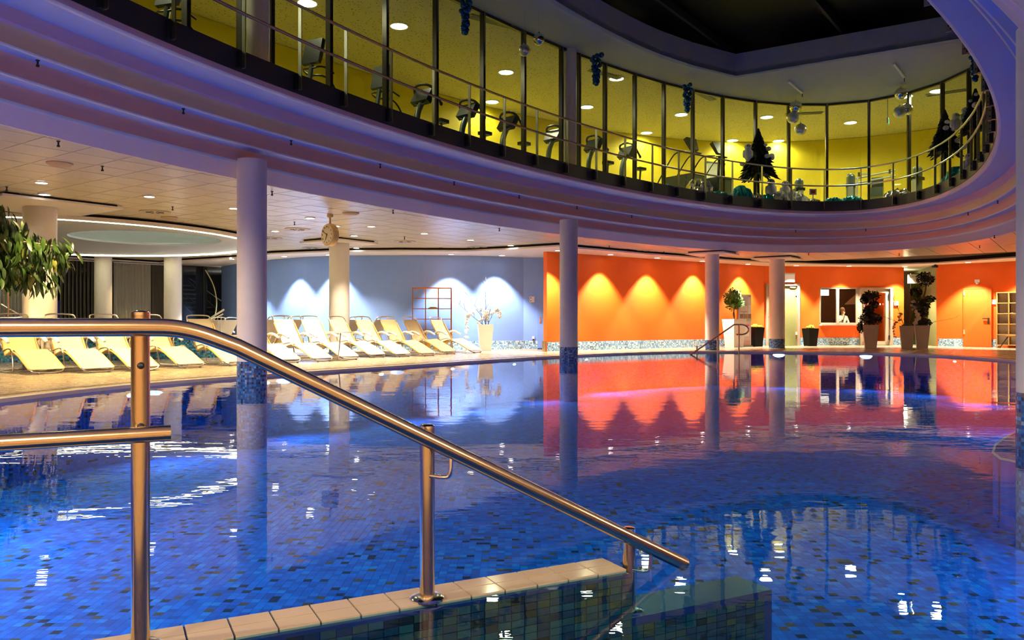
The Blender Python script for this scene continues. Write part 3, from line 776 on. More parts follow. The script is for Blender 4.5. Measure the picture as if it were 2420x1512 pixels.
for x, y in ((-7, 12), (-5, 15), (-9, 10), (-4.5, 17.5)):
    th = thing('gym_light', 'round gym ceiling light in the left gym, out of the picture', 'ceiling light', (x, y, ZG), 0, 'gym ceiling lights out of the picture')
    o = bpy.data.objects.new('lens', gyl); COL.objects.link(o); o.parent = th
    lamp('SPOT', (0, 0, -.03), GYM_W * .5, GYMC, th, 165, .5, .18, target=(0, 0, -1))

# ------------------------------------------------------------------ sprinklers, diffusers, smoke detectors
spm = MB(); spm.lathe([(.022, 0), (.022, -.01), (.010, -.016), (.010, -.05), (.018, -.054), (.018, -.075)], 10)
spm = spm.mesh('sprinkler'); spm.materials.append(M_bracket)
def sprinkler(p, where):
    o = bpy.data.objects.new('sprinkler_head', spm); COL.objects.link(o); o.location = p
    tag(o, 'small dark sprinkler head ' + where, 'sprinkler', 'sprinkler heads')
for u, v, wh in ((138, 339, 'in the first row of ceiling tiles at the left'), (242, 398, 'beside the smoke detector over the loungers'), (16, 447, 'at the far left ceiling edge'), (408, 494, 'beside the round diffuser before the disc'),
                 (643, 458, 'just right of the thick column'), (929, 502, 'under the ring edge right of the clock'), (696, 530, 'left of the clock'), (1180, 545, 'between clock and orange corner'), (1440, 586, 'above the first orange scallop'),
                 (1569, 600, 'above the second orange scallop'), (956, 565, 'above the blue wall'), (1911, 604, 'over the reception window'), (2125, 605, 'over the corridor'), (2315, 586, 'over the orange door'), (2350, 562, 'under the ring at the right')):
    p = at(u, v - 6, ZT); sprinkler((p.x, p.y, ZT), wh)
DKs = ('under the ring step, first from the left', 'under the ring step, second from the left', 'under the ring step, third from the left', 'under the ring step, fourth from the left', 'under the ring step, fifth from the left',
       'under the ring step, sixth from the left', 'under the ring step, above the orange scallops', 'under the ring step, over the far columns', 'under the ring step, over the reception', 'under the ring step, right of the reception', 'under the ring step at the right', 'under the ring step near the right column')
for u, wh in zip((85, 430, 686, 896, 1072, 1225, 1362, 1492, 1880, 2046, 2290, 2360), DKs):
    p, n = ring(t_for_u(u, .70), .68); sprinkler((p.x, p.y, Zc(2.90)), wh)
vm = MB(); vm.lathe([(.30, 0), (.30, -.012), (.26, -.018), (.05, -.012)], 28); vm = vm.mesh('diffuser_plate'); vm.materials.append(M_vent)
sl = MB(); sl.box((.13, 0, -.018), (.10, .018, .006)); slm = sl.mesh('slot'); slm.materials.append(M_bracket)
for u, v, wh in ((62, 463, 'at the far left above the branch'), (366, 500, 'before the hanging disc'), (703, 541, 'left of the clock'), (640, 562, 'beside the thick column'), (957, 570, 'right of the clock column'), (1128, 583, 'above the blue wall corner'), (1525, 592, 'above the orange scallops'), (738, 585, 'behind the clock column')):
    p = at(u, v, ZT); th = thing('air_diffuser', 'round swirl air diffuser ' + wh, 'air vent', (p.x, p.y, ZT), 0, 'round ceiling diffusers')
    o = bpy.data.objects.new('diffuser_plate', vm); COL.objects.link(o); o.parent = th
    for k in range(8):
        o = bpy.data.objects.new('slot', slm); COL.objects.link(o); o.parent = th; o.rotation_euler.z = k * pi / 4
for u, v, wh in ((141, 385, 'near the left end of the ring'), (829, 503, 'right of the clock stem'), (400, 513, 'beside the diffuser before the disc')):
    p = at(u, v, ZT); o = obj('smoke_detector', MB().lathe([(.17, 0), (.17, -.015), (.13, -.04), (.05, -.045)], 24), mat('detector_' + wh[:4].strip(), (.42, .32, .22), .6), smooth=True, loc=(p.x, p.y, ZT)); tag(o, 'flat round ceiling speaker ' + wh, 'ceiling speaker', 'flat ceiling speakers')

# ------------------------------------------------------------------ dark window front at the left with curtains and stairs
FW = [Vector((-18.6, 23.1)), Vector((-15.3, 26.6)), Vector((-12.9, 29.1)), Vector((-11.05, 30.65))]
def fat(u, off=0.0, inn=False):
    for a, b in zip(FW[:-1], FW[1:]):
        p = on(a, b, u)
        t = (p - a).dot(b - a) / (b - a).length_squared
        if -.001 <= t <= 1.001:
            n = Vector(((b - a).y, -(b - a).x)).normalized(); return p + n * off
    a, b = (FW[0], FW[1]) if u < 200 else (FW[2], FW[3])
    return on(a, b, u)
wf = thing('window_2', 'tall dark night window front behind the loungers', None, (-14, 28, DK), kind='structure')
ug = [-20, 60, 132, 236, 300, 378, 430, 482, 532]
for a, b in zip(ug[:-1], ug[1:]):
    p, q = fat(a), fat(b); d = q - p
    obj('pane', MB().box((0, 0, 1.5), (d.length, .01, 3.0)), M_dglass, wf, loc=((p.x + q.x) / 2 + 14, (p.y + q.y) / 2 - 28, 0), rz=atan2(d.y, d.x))
for a in ug:
    p = fat(a); obj('mullion', MB().box((0, 0, 1.5), (.06, .06, 3.0), rz=.8), M_mull, wf, loc=(p.x + 14, p.y - 28, 0))
def pleats(u0, u1, off, m, name, label, n, amp, opened=False):
    """hanging curtain: pleated sheet, or separate narrow folds when opened"""
    p, q = fat(u0, off), fat(u1, off)
    th = thing(name, label, 'curtain', (p.x, p.y, DK), atan2((q - p).y, (q - p).x)); L = (q - p).length
    if opened:
        for k in range(n):
            mb = MB(); x = L * (k + .5) / n; wv = L / n * .30
            mb.strip([(x - wv, 0), (x - wv * .4, -amp), (x + wv * .3, amp), (x + wv, -amp * .4)], .03, 2.96); obj('fold', mb, m, th, smooth=True)
    else:
        mb = MB(); pts = [(L * k / (n * 4), amp * sin(k * pi / 2 + .4 * sin(k))) for k in range(n * 4 + 1)]
        mb.strip(pts, .03, 2.96); obj('cloth', mb, m, th, smooth=True)
    obj('track', MB().box((L / 2, 0, 2.975), (L, .05, .03)), M_trim, th)
pleats(-20, 57, .25, M_curt, 'curtain', 'pale grey curtain at the far left behind the branch', 9, .05)
pleats(134, 234, .25, M_curtd, 'curtain', 'dark half open slatted curtain between two columns', 11, .06, True)
pleats(262, 350, .25, M_curt, 'curtain', 'closed grey pleated curtain right of the second column', 11, .05)
pleats(352, 384, .22, M_curtd, 'curtain', 'dark gathered curtain edge beside the black doorway', 6, .06)
# small blue sign light behind the open curtain
p = fat(165, -1.6); o = obj('blue_window', MB().box((0, 0, 0), (.5, .04, 1.0), rz=.8), emis('blue_glow', (.05, .12, .6), .6), loc=(p.x, p.y, 1.2)); tag(o, 'dim blue lit pane behind the open curtain', 'window')
# stairs behind the glass
st = thing('staircase', 'dark steel staircase rising behind the glass', 'staircase', (-12.9, 33.0, DK), radians(150))
for k in range(13):
    obj('tread', MB().box((k * .27 - 1.6, 0, .18 + k * .19), (.32, 1.4, .05)), M_stair, st)
for s_ in (-.72, .72): obj('stringer', MB().bar((-1.9, s_, .0), (1.75, s_, 2.55), .05, .28), M_stair, st)
for s_ in (-.72, .72):
    obj('banister', MB().tube([(-1.9, s_, 1.0), (1.65, s_, 2.8)], .025, 8), M_machs, st)
    for k in range(13): obj('baluster', MB().tube([(k * .27 - 1.6, s_, .2 + k * .17), (k * .27 - 1.6, s_, 1.0 + k * .145)], .012, 6), M_machg, st)
lamp('POINT', (-12.0, 33.5, 2.4), 70, (1, .85, .65), None, radius=.2)  # bare unseen lamp, added so the stairs show through the glass
o = column('grey column behind the stair glass', -12.05, 30.9, .40, DK, ZB + .02, .3, 0, moslen=.06)
arc = [(0, 0, 0), (.35, 0, .55), (.52, 0, 1.0), (.53, 0, 1.5), (.40, 0, 2.0), (.14, 0, 2.45)]
arc = [tuple(p) for p in chaikin([Vector(a) for a in arc], 2, closed=False)]
p = at(476, 775, .85); p = atd(476, 27.6)
o = thing('arc_rod', 'thin bent yellowish rod curving up before the stairs', 'rod', (p.x, p.y, DK + .25)); obj('rod', MB().tube(arc, .02, 6), mat('brass_rod', (.5, .45, .2), .35, metal=.6), o, smooth=True); obj('foot', MB().lathe([(.12, -.25), (.12, -.22), (.03, -.2), (.02, 0)], 14), M_machg, o)
# low mosaic wall behind the left loungers
a, b, c = atd(-60, 17.3), atd(300, 18.6), atd(566, 20.4)
lw = MB().strip([(a.x, a.y), (b.x, b.y), (c.x, c.y)], DK, .56); 
n2 = [(a.x - .1, a.y + .25), (b.x - .1, b.y + .25), (c.x - .1, c.y + .25)]
lo = thing('low_wall', 'low blue mosaic wall behind the left loungers', 'low wall', (b.x, b.y, DK))
lw.v = [(x - b.x, y - b.y, z - DK) for x, y, z in lw.v]; obj('mosaic_face', lw, M_dmos, lo)
obj('coping', MB().prism([(p[0] - b.x, p[1] - b.y) for p in [(a.x, a.y - .02), (b.x, b.y - .02), (c.x, c.y - .02)] + n2[::-1]], .52, .56), M_whitet, lo)
# ------------------------------------------------------------------ loungers
def bend(pts, n=2): return [tuple(p) for p in chaikin([Vector(p) for p in pts], n, closed=False)]
def sheet(a, b, w0, w1, th, n=10, sag=.0):
    """fabric panel from a to b (x, z) of half widths w0, w1 with shallow ribs"""
    mb = MB(); A, B = Vector((a[0], 0, a[1])), Vector((b[0], 0, b[1])); nrm = (B - A).cross(Vector((0, 1, 0))).normalized()
    R = []
    for k in range(n + 1):
        t = k / n; c = A.lerp(B, t) - nrm * sag * sin(pi * t); w = w0 + (w1 - w0) * t
        R.append([c + Vector((0, -w, 0)) + nrm * th / 2, c + Vector((0, w, 0)) + nrm * th / 2, c + Vector((0, w, 0)) - nrm * th / 2, c + Vector((0, -w, 0)) - nrm * th / 2, c + Vector((0, -w, 0)) + nrm * th / 2])
    mb.sweep(R, closed=False); mb.f += [(0, 1, 2, 3)]; m = len(mb.v) - 5; mb.f += [(m + 3, m + 2, m + 1, m)]
    return mb
H0, J0, K0, F0 = (-.72, 1.04), (-.20, .30), (.15, .40), (.88, .06)
def make_lounger(fab, edge, label, frame):
    th = thing('lounger', label, 'lounger', (0, 0, 0), 0, 'cream poolside loungers')
    w = .27
    obj('backrest', sheet((-.66, .955), J0, w, w, .012, sag=.03), fab, th)
    obj('seat', sheet(J0, K0, w, w, .012, 4), fab, th)
    obj('leg_rest', sheet(K0, (.84, .08), w, w, .012, sag=-.015), fab, th)
    bf = MB().tube(bend([(J0[0], -w - .012, J0[1]), (-.68, -w - .012, .985), (H0[0], -w + .05, H0[1]), (H0[0], w - .05, H0[1]), (-.68, w + .012, .985), (J0[0], w + .012, J0[1])]), .014, 8); obj('back_frame', bf, frame, th, smooth=True)
    for s_ in (-1, 1):
        y = s_ * (w + .012)
        obj('side_rail', MB().tube([(-.60, y, .87), (J0[0], y, J0[1])], .017, 8), edge, th, smooth=True)
        obj('side_rail', MB().tube(bend([(J0[0], y, J0[1]), (K0[0], y, K0[1] + .01), (F0[0] - .06, y, F0[1] + .03)], 2), .015, 8), edge, th, smooth=True)
        y = s_ * (w + .045)
        obj('frame_loop', MB().tube(bend([(-.78, y, .018), (.16, y, .018), (.26, y, .05), (.20, y, .34), (.10, y, .43), (-.12, y, .40), (-.26, y, .36), (-.32, y, .52), (-.26, y, .60), (-.1, y, .585)], 3), .013, 8), M_chrome, th, smooth=True)
        ar = MB(); P = bend([(-.46, y, .56), (-.34, y, .625), (-.16, y, .615), (.02, y, .53)], 2); ar.tube(P, .02, 8, radii=[.020 + .012 * sin(pi * k / (len(P) - 1)) for k in range(len(P))])
        ar.v = [(x, y + (yy - y) * 1.35, z - .0) for x, yy, z in ar.v]; obj('armrest', ar, M_lwhite, th, smooth=True)
    obj('foot_bar', MB().tube(bend([(F0[0] - .06, -w - .012, F0[1] + .03), (F0[0] + .01, -w + .06, .022), (F0[0] + .01, w - .06, .022), (F0[0] - .06, w + .012, F0[1] + .03)], 2), .014, 8), M_chrome, th, smooth=True)
    for x, z in ((-.78, .018), (.02, .018)): obj('cross_bar', MB().tube([(x, -w - .045, z), (x, w + .045, z)], .012, 6), M_chrome, th)
    obj('hammock_rod', MB().tube(bend([(.08, -w - .03, .38), (-.05, 0, .24), (.08, w + .03, .38)], 2), .009, 6), M_chrome, th, smooth=True)
    for s_ in (-1, 1): obj('foot_cap', MB().lathe([(.020, 0), (.020, .02)], 8, (F0[0] + .01, s_ * .16, .0)), M_rubber, th)
    return th
FD = atan2(-.61, .79)
protoA = make_lounger(M_lfab, M_lwood, 'x', M_chrome)
protoB = make_lounger(M_lfaby, M_lwood, 'x', M_chrome)
used = {}
def place(pro, p, rz, label, group):
    if id(pro) not in used: used[id(pro)] = 1; o = pro
    else: o = dup(pro)
    o.location = (p.x, p.y, DK); o.rotation_euler.z = rz; o['label'] = label; o['group'] = group
    return o
ORD = ['first', 'second', 'third', 'fourth', 'fifth', 'sixth', 'seventh', 'eighth', 'ninth', 'tenth', 'eleventh', 'twelfth', 'thirteenth']
# centre of the foot bar of each front lounger in the picture
FT = [(115, 884), (237, 881), (345, 877), (456, 870), (563, 864), (690, 858), (766, 855), (830, 850.5), (896, 845), (956, 843.5), (1015, 841.5), (1066, 837), (1128, 834)]
for k, (u, v) in enumerate(FT):
    p = at(u, v, DK); a = FD + random.uniform(-.05, .05)
    p = p - Vector((cos(a), sin(a), 0)) * .9
    nm = {0: 'ochre lounger at the left edge of the front row', 12: 'ochre lounger at the right end of the front row, beside the orchid planter'}.get(k)
    yel = k in (0, 10, 11, 12)
    place(protoB if yel else protoA, p, a, nm or ('%s mesh lounger in the front row, %s from the left' % ('ochre' if yel else 'cream', ORD[k])), 'front row of loungers')
# back row, turned the other way
for k, (u, wh) in enumerate(((518, 'first from the left beside the stair rail'), (548, 'second from the left before the blue wall edge'), (655, 'third from the left behind the thick column'), (700, 'fourth from the left'), (842, 'fifth from the left behind the white tray table'), (905, 'last on the right'))):
    d = (23.0, 23.4, 19.6, 20.2, 22.3, 23.2)[k]; d = (24.3, 25.1, 19.8, 20.5, 22.4, 23.0)[k]
    p = atd(u, d); a = FD + pi + .15
    p = p + Vector((cos(a), sin(a), 0)) * .7
    place(protoA, p, a, 'lounger turned away in the back row, ' + wh, 'back row of loungers')
# tray table
p = atd(805, 18.35); tb = thing('tray_table', 'small white tray table standing between the loungers', 'table', (p.x, p.y, DK), .1)
obj('tray', MB().prism([(.32 * cos(2 * pi * k / 28), .19 * sin(2 * pi * k / 28)) for k in range(28)], .645, .675), M_lwhite, tb)
obj('leg', MB().tube(bend([(0, 0, .645), (-.03, 0, .3), (-.06, 0, .02)], 1), .014, 8), M_chrome, tb); obj('foot', MB().tube(bend([(-.25, -.12, .014), (.15, -.12, .014), (.15, .12, .014), (-.25, .12, .014)], 1), .012, 8), M_chrome, tb)
obj('brace', MB().tube([(-.06, 0, .02), (-.06, -.12, .014), (-.06, .12, .014)], .012, 6), M_chrome, tb)

# ------------------------------------------------------------------ wooden rack by the blue wall
p0, p1 = atd(975, 24.6), atd(1067, 24.75); L = (p1 - p0).length; rz = atan2(p1.y - p0.y, p1.x - p0.x)
rk = thing('shelf_rack', 'open brown wooden rack with square bays at the blue wall', 'shelf', (p0.x, p0.y, DK), rz)
RH = zz(679, 24.6) - DK
for k in range(4):
    for y in (0, .34): obj('upright', MB().box((L * k / 3, y, RH / 2), (.028, .028, RH)), M_wood, rk)
nsh = 6; RB = .36
for k in range(nsh):
    z = RH - .015 - (RH - RB) * k / (nsh - 1) * 1.0
    if k == 0 or k == nsh - 1:
        for y in (0, .34): obj('rail', MB().box((L / 2, y, z), (L, .026, .03)), M_wood, rk)
        for x in (0, L): obj('rail', MB().box((x, .17, z), (.026, .34, .03)), M_wood, rk)
    if k: obj('shelf', MB().box((L / 2, .17, z), (L, .34, .022)), M_wood, rk)
for k in range(2): obj('drawer_box', MB().box((L * (.27 + .45 * k), .17, .16), (L * .38, .32, .24)), M_ochre, rk)
o = obj('folded_towel', MB().prism([(-.14, -.1), (.12, -.1), (.15, .08), (-.1, .1)], 0, .025).prism([(-.1, -.08), (.1, -.08), (.1, .07), (-.1, .08)], .022, .045), M_ochre); tag(o, 'flat folded cloth lying on the wooden rack', 'towel')
q = p0 + (p1 - p0) * .52; o.location = (q.x, q.y + .15, DK + RH - .015 - (RH - RB) * 2 / 5 + .011)

# ------------------------------------------------------------------ planters
def pot(name, label, p, w, h, m, group='tapered square planters', tp=.72, rz=0.0, filler=True):
    th = thing(name, label, 'planter', (p.x, p.y, DK), rz, group)
    b = MB().box((0, 0, h / 2), (w, w, h), taper=tp); obj('pot', b, m, th)
    rm = MB().prism([(w / 2 * a, w / 2 * c) for a, c in ((-1, -1), (1, -1), (1, 1), (-1, 1))], h, h + .02, [[(w / 2 * .86 * a, w / 2 * .86 * c) for a, c in ((-1, -1), (1, -1), (1, 1), (-1, 1))]])
    obj('rim', rm, m, th)
    if filler: obj('soil', MB().box((0, 0, h + .004), (w * .86, w * .86, .012)), M_soil, th)
    return th
def twig(mb, a, d, n, r, seed, kink=.25, split=.35):
    rnd = random.Random(seed); p = Vector(a); d = Vector(d); P = [p.copy()]
    step = d.length / n; dr = d.normalized()
    for k in range(n):
        dr = (dr + Vector((rnd.uniform(-kink, kink), rnd.uniform(-kink, kink), rnd.uniform(-kink, kink) * .6))).normalized(); p = p + dr * step; P.append(p.copy())
        if rnd.random() < split:
            q = p + (dr + Vector((rnd.uniform(-1, 1), rnd.uniform(-1, 1), rnd.uniform(-.2, .8)))).normalized() * step * rnd.uniform(.8, 2.0)
            mb.tube([p, (p + q) / 2 + Vector((0, 0, .01)), q], r * .5, 4)
    mb.tube(P, r, 5, radii=[r * (1 - .7 * k / n) for k in range(n + 1)]); return P
def orchid(P, seed, size=.045):
    rnd = random.Random(seed); mb = MB()
    for c in P:
        for _ in range(2):
            q = Vector(c) + Vector((rnd.uniform(-1, 1), rnd.uniform(-1, 1), rnd.uniform(-.7, .7))) * size * 1.1
            for k in range(5):
                a = 2 * pi * k / 5 + rnd.random(); t = rnd.uniform(-.4, .4)
                e1 = Vector((cos(a), .5 * t, sin(a))) * size; e2 = Vector((-sin(a), t, cos(a))) * size * .5
                mb.add([q, q + e1 * .6 + e2, q + e1 * 1.15, q + e1 * .6 - e2, q + e1 * .5 + Vector((0, -.012, 0))], [(0, 1, 4), (1, 2, 4), (2, 3, 4), (3, 0, 4)])
    return mb
p = at(1147, 827, DK); p = atd(1147, 25.0)
pw_ = pot('planter', 'tall white planter with orchids and bare twigs by the blue wall', p, .47, zz(768, 25.0) - DK, M_potw, rz=.12)
hh = zz(768, 25.0) - DK
tw = MB(); twig(tw, (-.05, 0, hh), (-.85, .05, .75), 9, .012, 3, .12, .5); twig(tw, (0, 0, hh), (-.12, .05, 1.5), 12, .012, 5, .16, .8); twig(tw, (.03, .04, hh), (-.25, 0, 1.2), 10, .009, 8, .22, .9); twig(tw, (.06, 0, hh), (.32, 0, .55), 7, .009, 9, .1, .2)
for a in ((-.10, -.3), (.02, .0), (.10, .16)): tw.tube(bend([(a[0], 0, hh), (a[0] * 1.1, 0, hh + .3), (a[1], 0, hh + .5)], 1), .010, 5)
obj('twigs', tw, M_twig, pw_)
for k, sp in enumerate(([(-.42 - .18 * sin(pi * t * .55), 0, hh + .36 - .72 * t * t + .05 * sin(3 * t)) for t in [i / 14 for i in range(15)]], [(-.12 + .10 * sin(4 * t), 0, hh + .5 - .42 * t) for t in [i / 12 for i in range(13)]],
                        [(.05 - .02 * t, 0, hh + .46 - .30 * t) for t in [i / 9 for i in range(10)]], [(.14 + .30 * sin(pi * .6 * t), 0, hh + .34 + .16 * sin(pi * t) - .10 * t * t) for t in [i / 14 for i in range(15)]])):
    obj('orchid_spray', orchid(sp, 20 + k), M_orchid, pw_)['kind'] = 'stuff'

def leaf_ball(mb, c, r, n, size, seed, sq=(1, 1, 1)):
    rnd = random.Random(seed); c = Vector(c)
    for _ in range(n):
        d = Vector((rnd.gauss(0, 1), rnd.gauss(0, 1), rnd.gauss(0, 1))).normalized(); q = c + Vector((d.x * sq[0], d.y * sq[1], d.z * sq[2])) * r * rnd.uniform(.72, 1.06)
        t = (d + Vector((rnd.uniform(-1, 1), rnd.uniform(-1, 1), rnd.uniform(-1, 1))) * .9).normalized(); s_ = t.orthogonal().normalized() * size * .38
        mb.add([q, q + t * size * .5 + s_, q + t * size, q + t * size * .5 - s_], [(0, 1, 2), (0, 2, 3)])
    mb.sphere(c, r * .72, 12, 8, sq)
p = atd(1735, 28.5)
g1 = pot('planter', 'white planter with a small round leafy tree beside the leaflet stand', p, .60, .98, M_potw, tp=.74, rz=.5)
t_ = MB(); t_.tube(bend([(0, 0, .96), (.04, .02, 1.15), (-.03, 0, 1.35), (0, 0, 1.55)], 2), .022, 6); t_.tube(bend([(.02, 0, .96), (-.05, .02, 1.2), (.04, 0, 1.38), (0, 0, 1.55)], 2), .018, 6); obj('trunk', t_, M_bark, g1, smooth=True)
lf = MB(); leaf_ball(lf, (-.10, 0, 1.78), .25, 260, .10, 4); leaf_ball(lf, (.12, -.02, 1.60), .20, 200, .10, 5); leaf_ball(lf, (-.06, 0, 1.54), .22, 200, .10, 6); leaf_ball(lf, (.04, 0, 1.93), .18, 160, .09, 7); obj('crown', lf, M_leafb, g1)
def apples(th, w, h, seed):
    rnd = random.Random(seed)
    for k in range(14):
        x, y = rnd.uniform(-1, 1) * w * .36, rnd.uniform(-1, 1) * w * .36
        obj('fruit', MB().sphere((x, y, h + .05 + (.05 if hypot(x, y) < w * .2 else 0)), .052, 8, 6), M_apple, th, smooth=True)
b1 = pot('planter', 'black planter heaped with yellow green fruit beside the leaflet stand', atd(1786, 29.3), .44, .68, M_potb, tp=.78, rz=.4); apples(b1, .44, .68, 1)
b2 = pot('planter', 'black planter heaped with yellow green fruit beside the reception window', atd(1915, 29.9), .43, .64, M_potb, tp=.76, rz=.3); apples(b2, .43, .64, 2)
def topiary(th, h, balls, seed, trunk):
    mb = MB(); mb.tube(bend(trunk, 2), .03, 6); obj('trunk', mb, M_bark, th, smooth=True)
    for k, (c, r, sq) in enumerate(balls):
        l = MB(); leaf_ball(l, c, r, int(1100 * r), .075, seed + k, sq); obj('leaf_cluster', l, M_topi, th)
q1 = pot('planter', 'taupe planter with a tiered dark topiary before the glass door', atd(2057, 27.5), .51, .78, M_potg, tp=.70, rz=-.34)
topiary(q1, .78, [((.02, 0, 1.80), .22, (1.2, 1, .7)), ((-.20, 0, 1.66), .10, (1, 1, 1)), ((.10, 0, 1.50), .12, (1, 1, .8)), ((-.06, 0, 1.28), .15, (1, 1, 1)), ((.0, 0, 1.0), .29, (1.15, 1, .7)), ((-.30, -.02, .72), .11, (.8, .8, 1.6))], 40, [(0, 0, .78), (.02, 0, 1.1), (-.06, 0, 1.4), (.02, 0, 1.75)])
q2 = pot('planter', 'taupe planter with bare twigs and pale blossoms left of the corridor', atd(2143, 27.3), .45, .75, M_potg, tp=.74, rz=-.40)
tw = MB(); twig(tw, (-.08, 0, .75), (-.35, 0, .95), 10, .013, 11, .14, .6); twig(tw, (0, 0, .75), (.05, 0, 1.5), 14, .010, 12, .12, .6); twig(tw, (.05, 0, .75), (.35, 0, .7), 8, .016, 13, .10, .5); twig(tw, (-.1, 0, .78), (-.6, 0, .4), 10, .008, 14, .14, .4)
obj('twigs', tw, M_twig, q2); obj('blossom', orchid([(-.22, 0, .95), (-.25, 0, 1.1), (-.15, 0, 1.2), (.2, 0, 1.45), (.28, 0, 1.55), (.34, 0, 1.6), (.22, 0, 1.62), (.2, 0, 1.36)], 33, .05), mat('faded_blossom', (.55, .40, .28), .7), q2)['kind'] = 'stuff'
obj('moss', MB().sphere((0, 0, .77), .17, 10, 6, (1, 1, .35)), M_topi, q2)
sp = [(-.30 - .1 * sin(2.5 * t), 0, .88 - .5 * t * t) for t in [i / 9 for i in range(10)]]; obj('orchid_spray', orchid(sp, 34, .03), mat('faded_petal', (.45, .34, .26), .7), q2)['kind'] = 'stuff'
q3 = pot('planter', 'taupe planter with the tallest dark topiary at the corridor mouth', atd(2179, 27.2), .46, .76, M_potg, tp=.72, rz=-.40)
topiary(q3, .76, [((.10, 0, 2.36), .24, (1, 1, .85)), ((-.18, 0, 1.92), .15, (1, 1, .9)), ((.24, 0, 1.68), .12, (1.2, 1, .6)), ((-.03, 0, 1.48), .25, (1, 1, .9)), ((.04, 0, 1.2), .12, (1, 1, .9)), ((.08, 0, .88), .17, (1.1, 1, .7))], 60, [(.02, 0, .76), (.06, 0, 1.2), (.0, 0, 1.6), (.12, 0, 2.0), (.1, 0, 2.3)])
obj('orchid_spray', orchid([(-.2 + .08 * sin(4 * t), -.2, 1.25 - .42 * t) for t in [i / 11 for i in range(12)]], 35, .05), mat('pale_petal', (.75, .62, .50), .6), q3)['kind'] = 'stuff'
tw = MB(); twig(tw, (.1, 0, .85), (1.0, 0, .18), 12, .006, 16, .06, .3); obj('twigs', tw, M_twig, q3)

# ------------------------------------------------------------------ leaflet stand
p = atd(1759, 29.0); ls = thing('leaflet_stand', 'tall leaflet stand with timetables and brochures', 'display stand', (p.x, p.y, DK), .18)
LW, LH = .50, 1.90
obj('board', MB().box((0, 0, LH / 2), (LW, .06, LH)), mat('pale_pink_board', (.62, .50, .50), .6), ls); obj('left_edge', MB().box((-LW / 2 - .02, 0, LH / 2 + .02), (.025, .10, LH)), M_wood, ls); obj('base', MB().box((0, .05, .02), (LW + .06, .30, .04)), M_machg, ls)
def sheet_on(x, z, w, h, m, nm='sheet'): return obj(nm, MB().box((x, -.036, z), (w, .008, h)), m, ls)
s_ = sheet_on(-.07, LH - .18, .32, .30, M_paper, 'timetable')
for k in range(5): obj('grid_line', MB().box((-.07, -.042, LH - .08 - .055 * k), (.29, .004, .006)), M_bluep, s_)
for k in range(5): obj('grid_line', MB().box((-.19 + .06 * k, -.042, LH - .19), (.006, .004, .24)), M_bluep, s_)
sheet_on(.19, LH - .20, .12, .30, M_paper); sheet_on(.19, LH - .07, .10, .04, M_red, 'print'); sheet_on(-.03, LH - .48, .26, .24, M_paper); sheet_on(-.03, LH - .39, .24, .02, M_bluep, 'print'); sheet_on(.19, LH - .52, .11, .30, M_paper)
for x in (-.12, .04, .19):
    b_ = sheet_on(x, LH - .82, .13, .22, mat('brochure_%d' % int(100 * (x + 1)), (.28, .18, .10), .5, noise=.8, nscale=30), 'brochure'); obj('pocket', MB().box((x, -.05, LH - .92), (.14, .02, .10)), M_machs, ls)
    sheet_on(x, LH - .68, .12, .05, M_paper)
sheet_on(.02, .78, .30, .05, M_red, 'print'); sheet_on(.02, .55, .30, .34, M_paper); sheet_on(0, .16, .40, .12, mat('red_white_print', (.6, .3, .28), .6, noise=.7, nscale=40), 'print')

# ------------------------------------------------------------------ reception: doors, window, sign, person
def rbox(u0, u1, z0, z1, off, th): 
    a, b = rp(u0), rp(u1); c = (a + b) / 2 + RNN * off; return MB().box((c.x, c.y, (z0 + z1) / 2), ((b - a).length, th, z1 - z0), rz=atan2(RN.y, RN.x))
d2 = struct('door_2', rbox(1813, 1884, DK + .01, zdt - .05, -.04, .05), M_green, 'pale green door with closer behind the column')
for a, b, z0, z1 in ((1809, 1814, DK, zdt), (1883, 1889, DK, zdt), (1809, 1889, zdt - .06, zdt + .02)): obj('door_frame', rbox(a, b, z0, z1, .02, .10), M_alu, d2)
obj('door_closer', rbox(1866, 1880, zdt - .14, zdt - .08, .01, .06), M_alu, d2); obj('handle', rbox(1815, 1818, 1.1, 1.16, .02, .04), M_red, d2)
for z in (.45, 1.95): obj('hinge', rbox(1880, 1883, z, z + .12, .0, .06), M_paper, d2)
sg = thing('wall_sign', 'white box sign above the pale green door', 'sign', tuple(rp(1862, .08)) + (zz(657, D0),)); a = atan2(RN.y, RN.x)
obj('box', MB().box((0, 0, 0), (.42, .12, .34), rz=a), M_paper, sg); obj('cap', MB().box((0, 0, .15), (.44, .14, .05), rz=a), M_alu, sg)
wn = struct('window_3', rbox(1937, 2031, zwb - .04, zwb, .05, .34), M_alu, 'aluminium framed reception window')
for a_, b_, z0, z1, m_ in ((1937, 1939.5, zwb, zwt, M_alu), (1977, 1983.5, zwb, zwt, M_alu), (2025, 2031, zwb, zwt, M_alu), (1937, 2031, zwb, zwb + .06, M_alu), (1937, 2031, zwt - .05, zwt, M_alu)): obj('frame_bar', rbox(a_, b_, z0, z1, -.05, .08), m_, wn)
for a_, b_ in ((1939, 1978), (1983, 2026)): obj('pane', rbox(a_, b_, zwb + .05, zwt - .05, -.06, .006), M_glass, wn)
obj('sill', rbox(1936, 2031, zwb - .05, zwb - .01, .10, .16), M_paper, wn)
d3 = struct('door_3', rbox(2036, 2044, DK + .02, zwt - .04, -.03, .06), M_alu, 'aluminium framed glass door of the reception')
for a_, b_, z0, z1 in ((2093, 2101, DK + .02, zwt - .04), (2036, 2101, zwt - .20, zwt - .05), (2036, 2101, DK + .02, DK + .16)): obj('door_rail', rbox(a_, b_, z0, z1, -.03, .06), M_alu, d3)
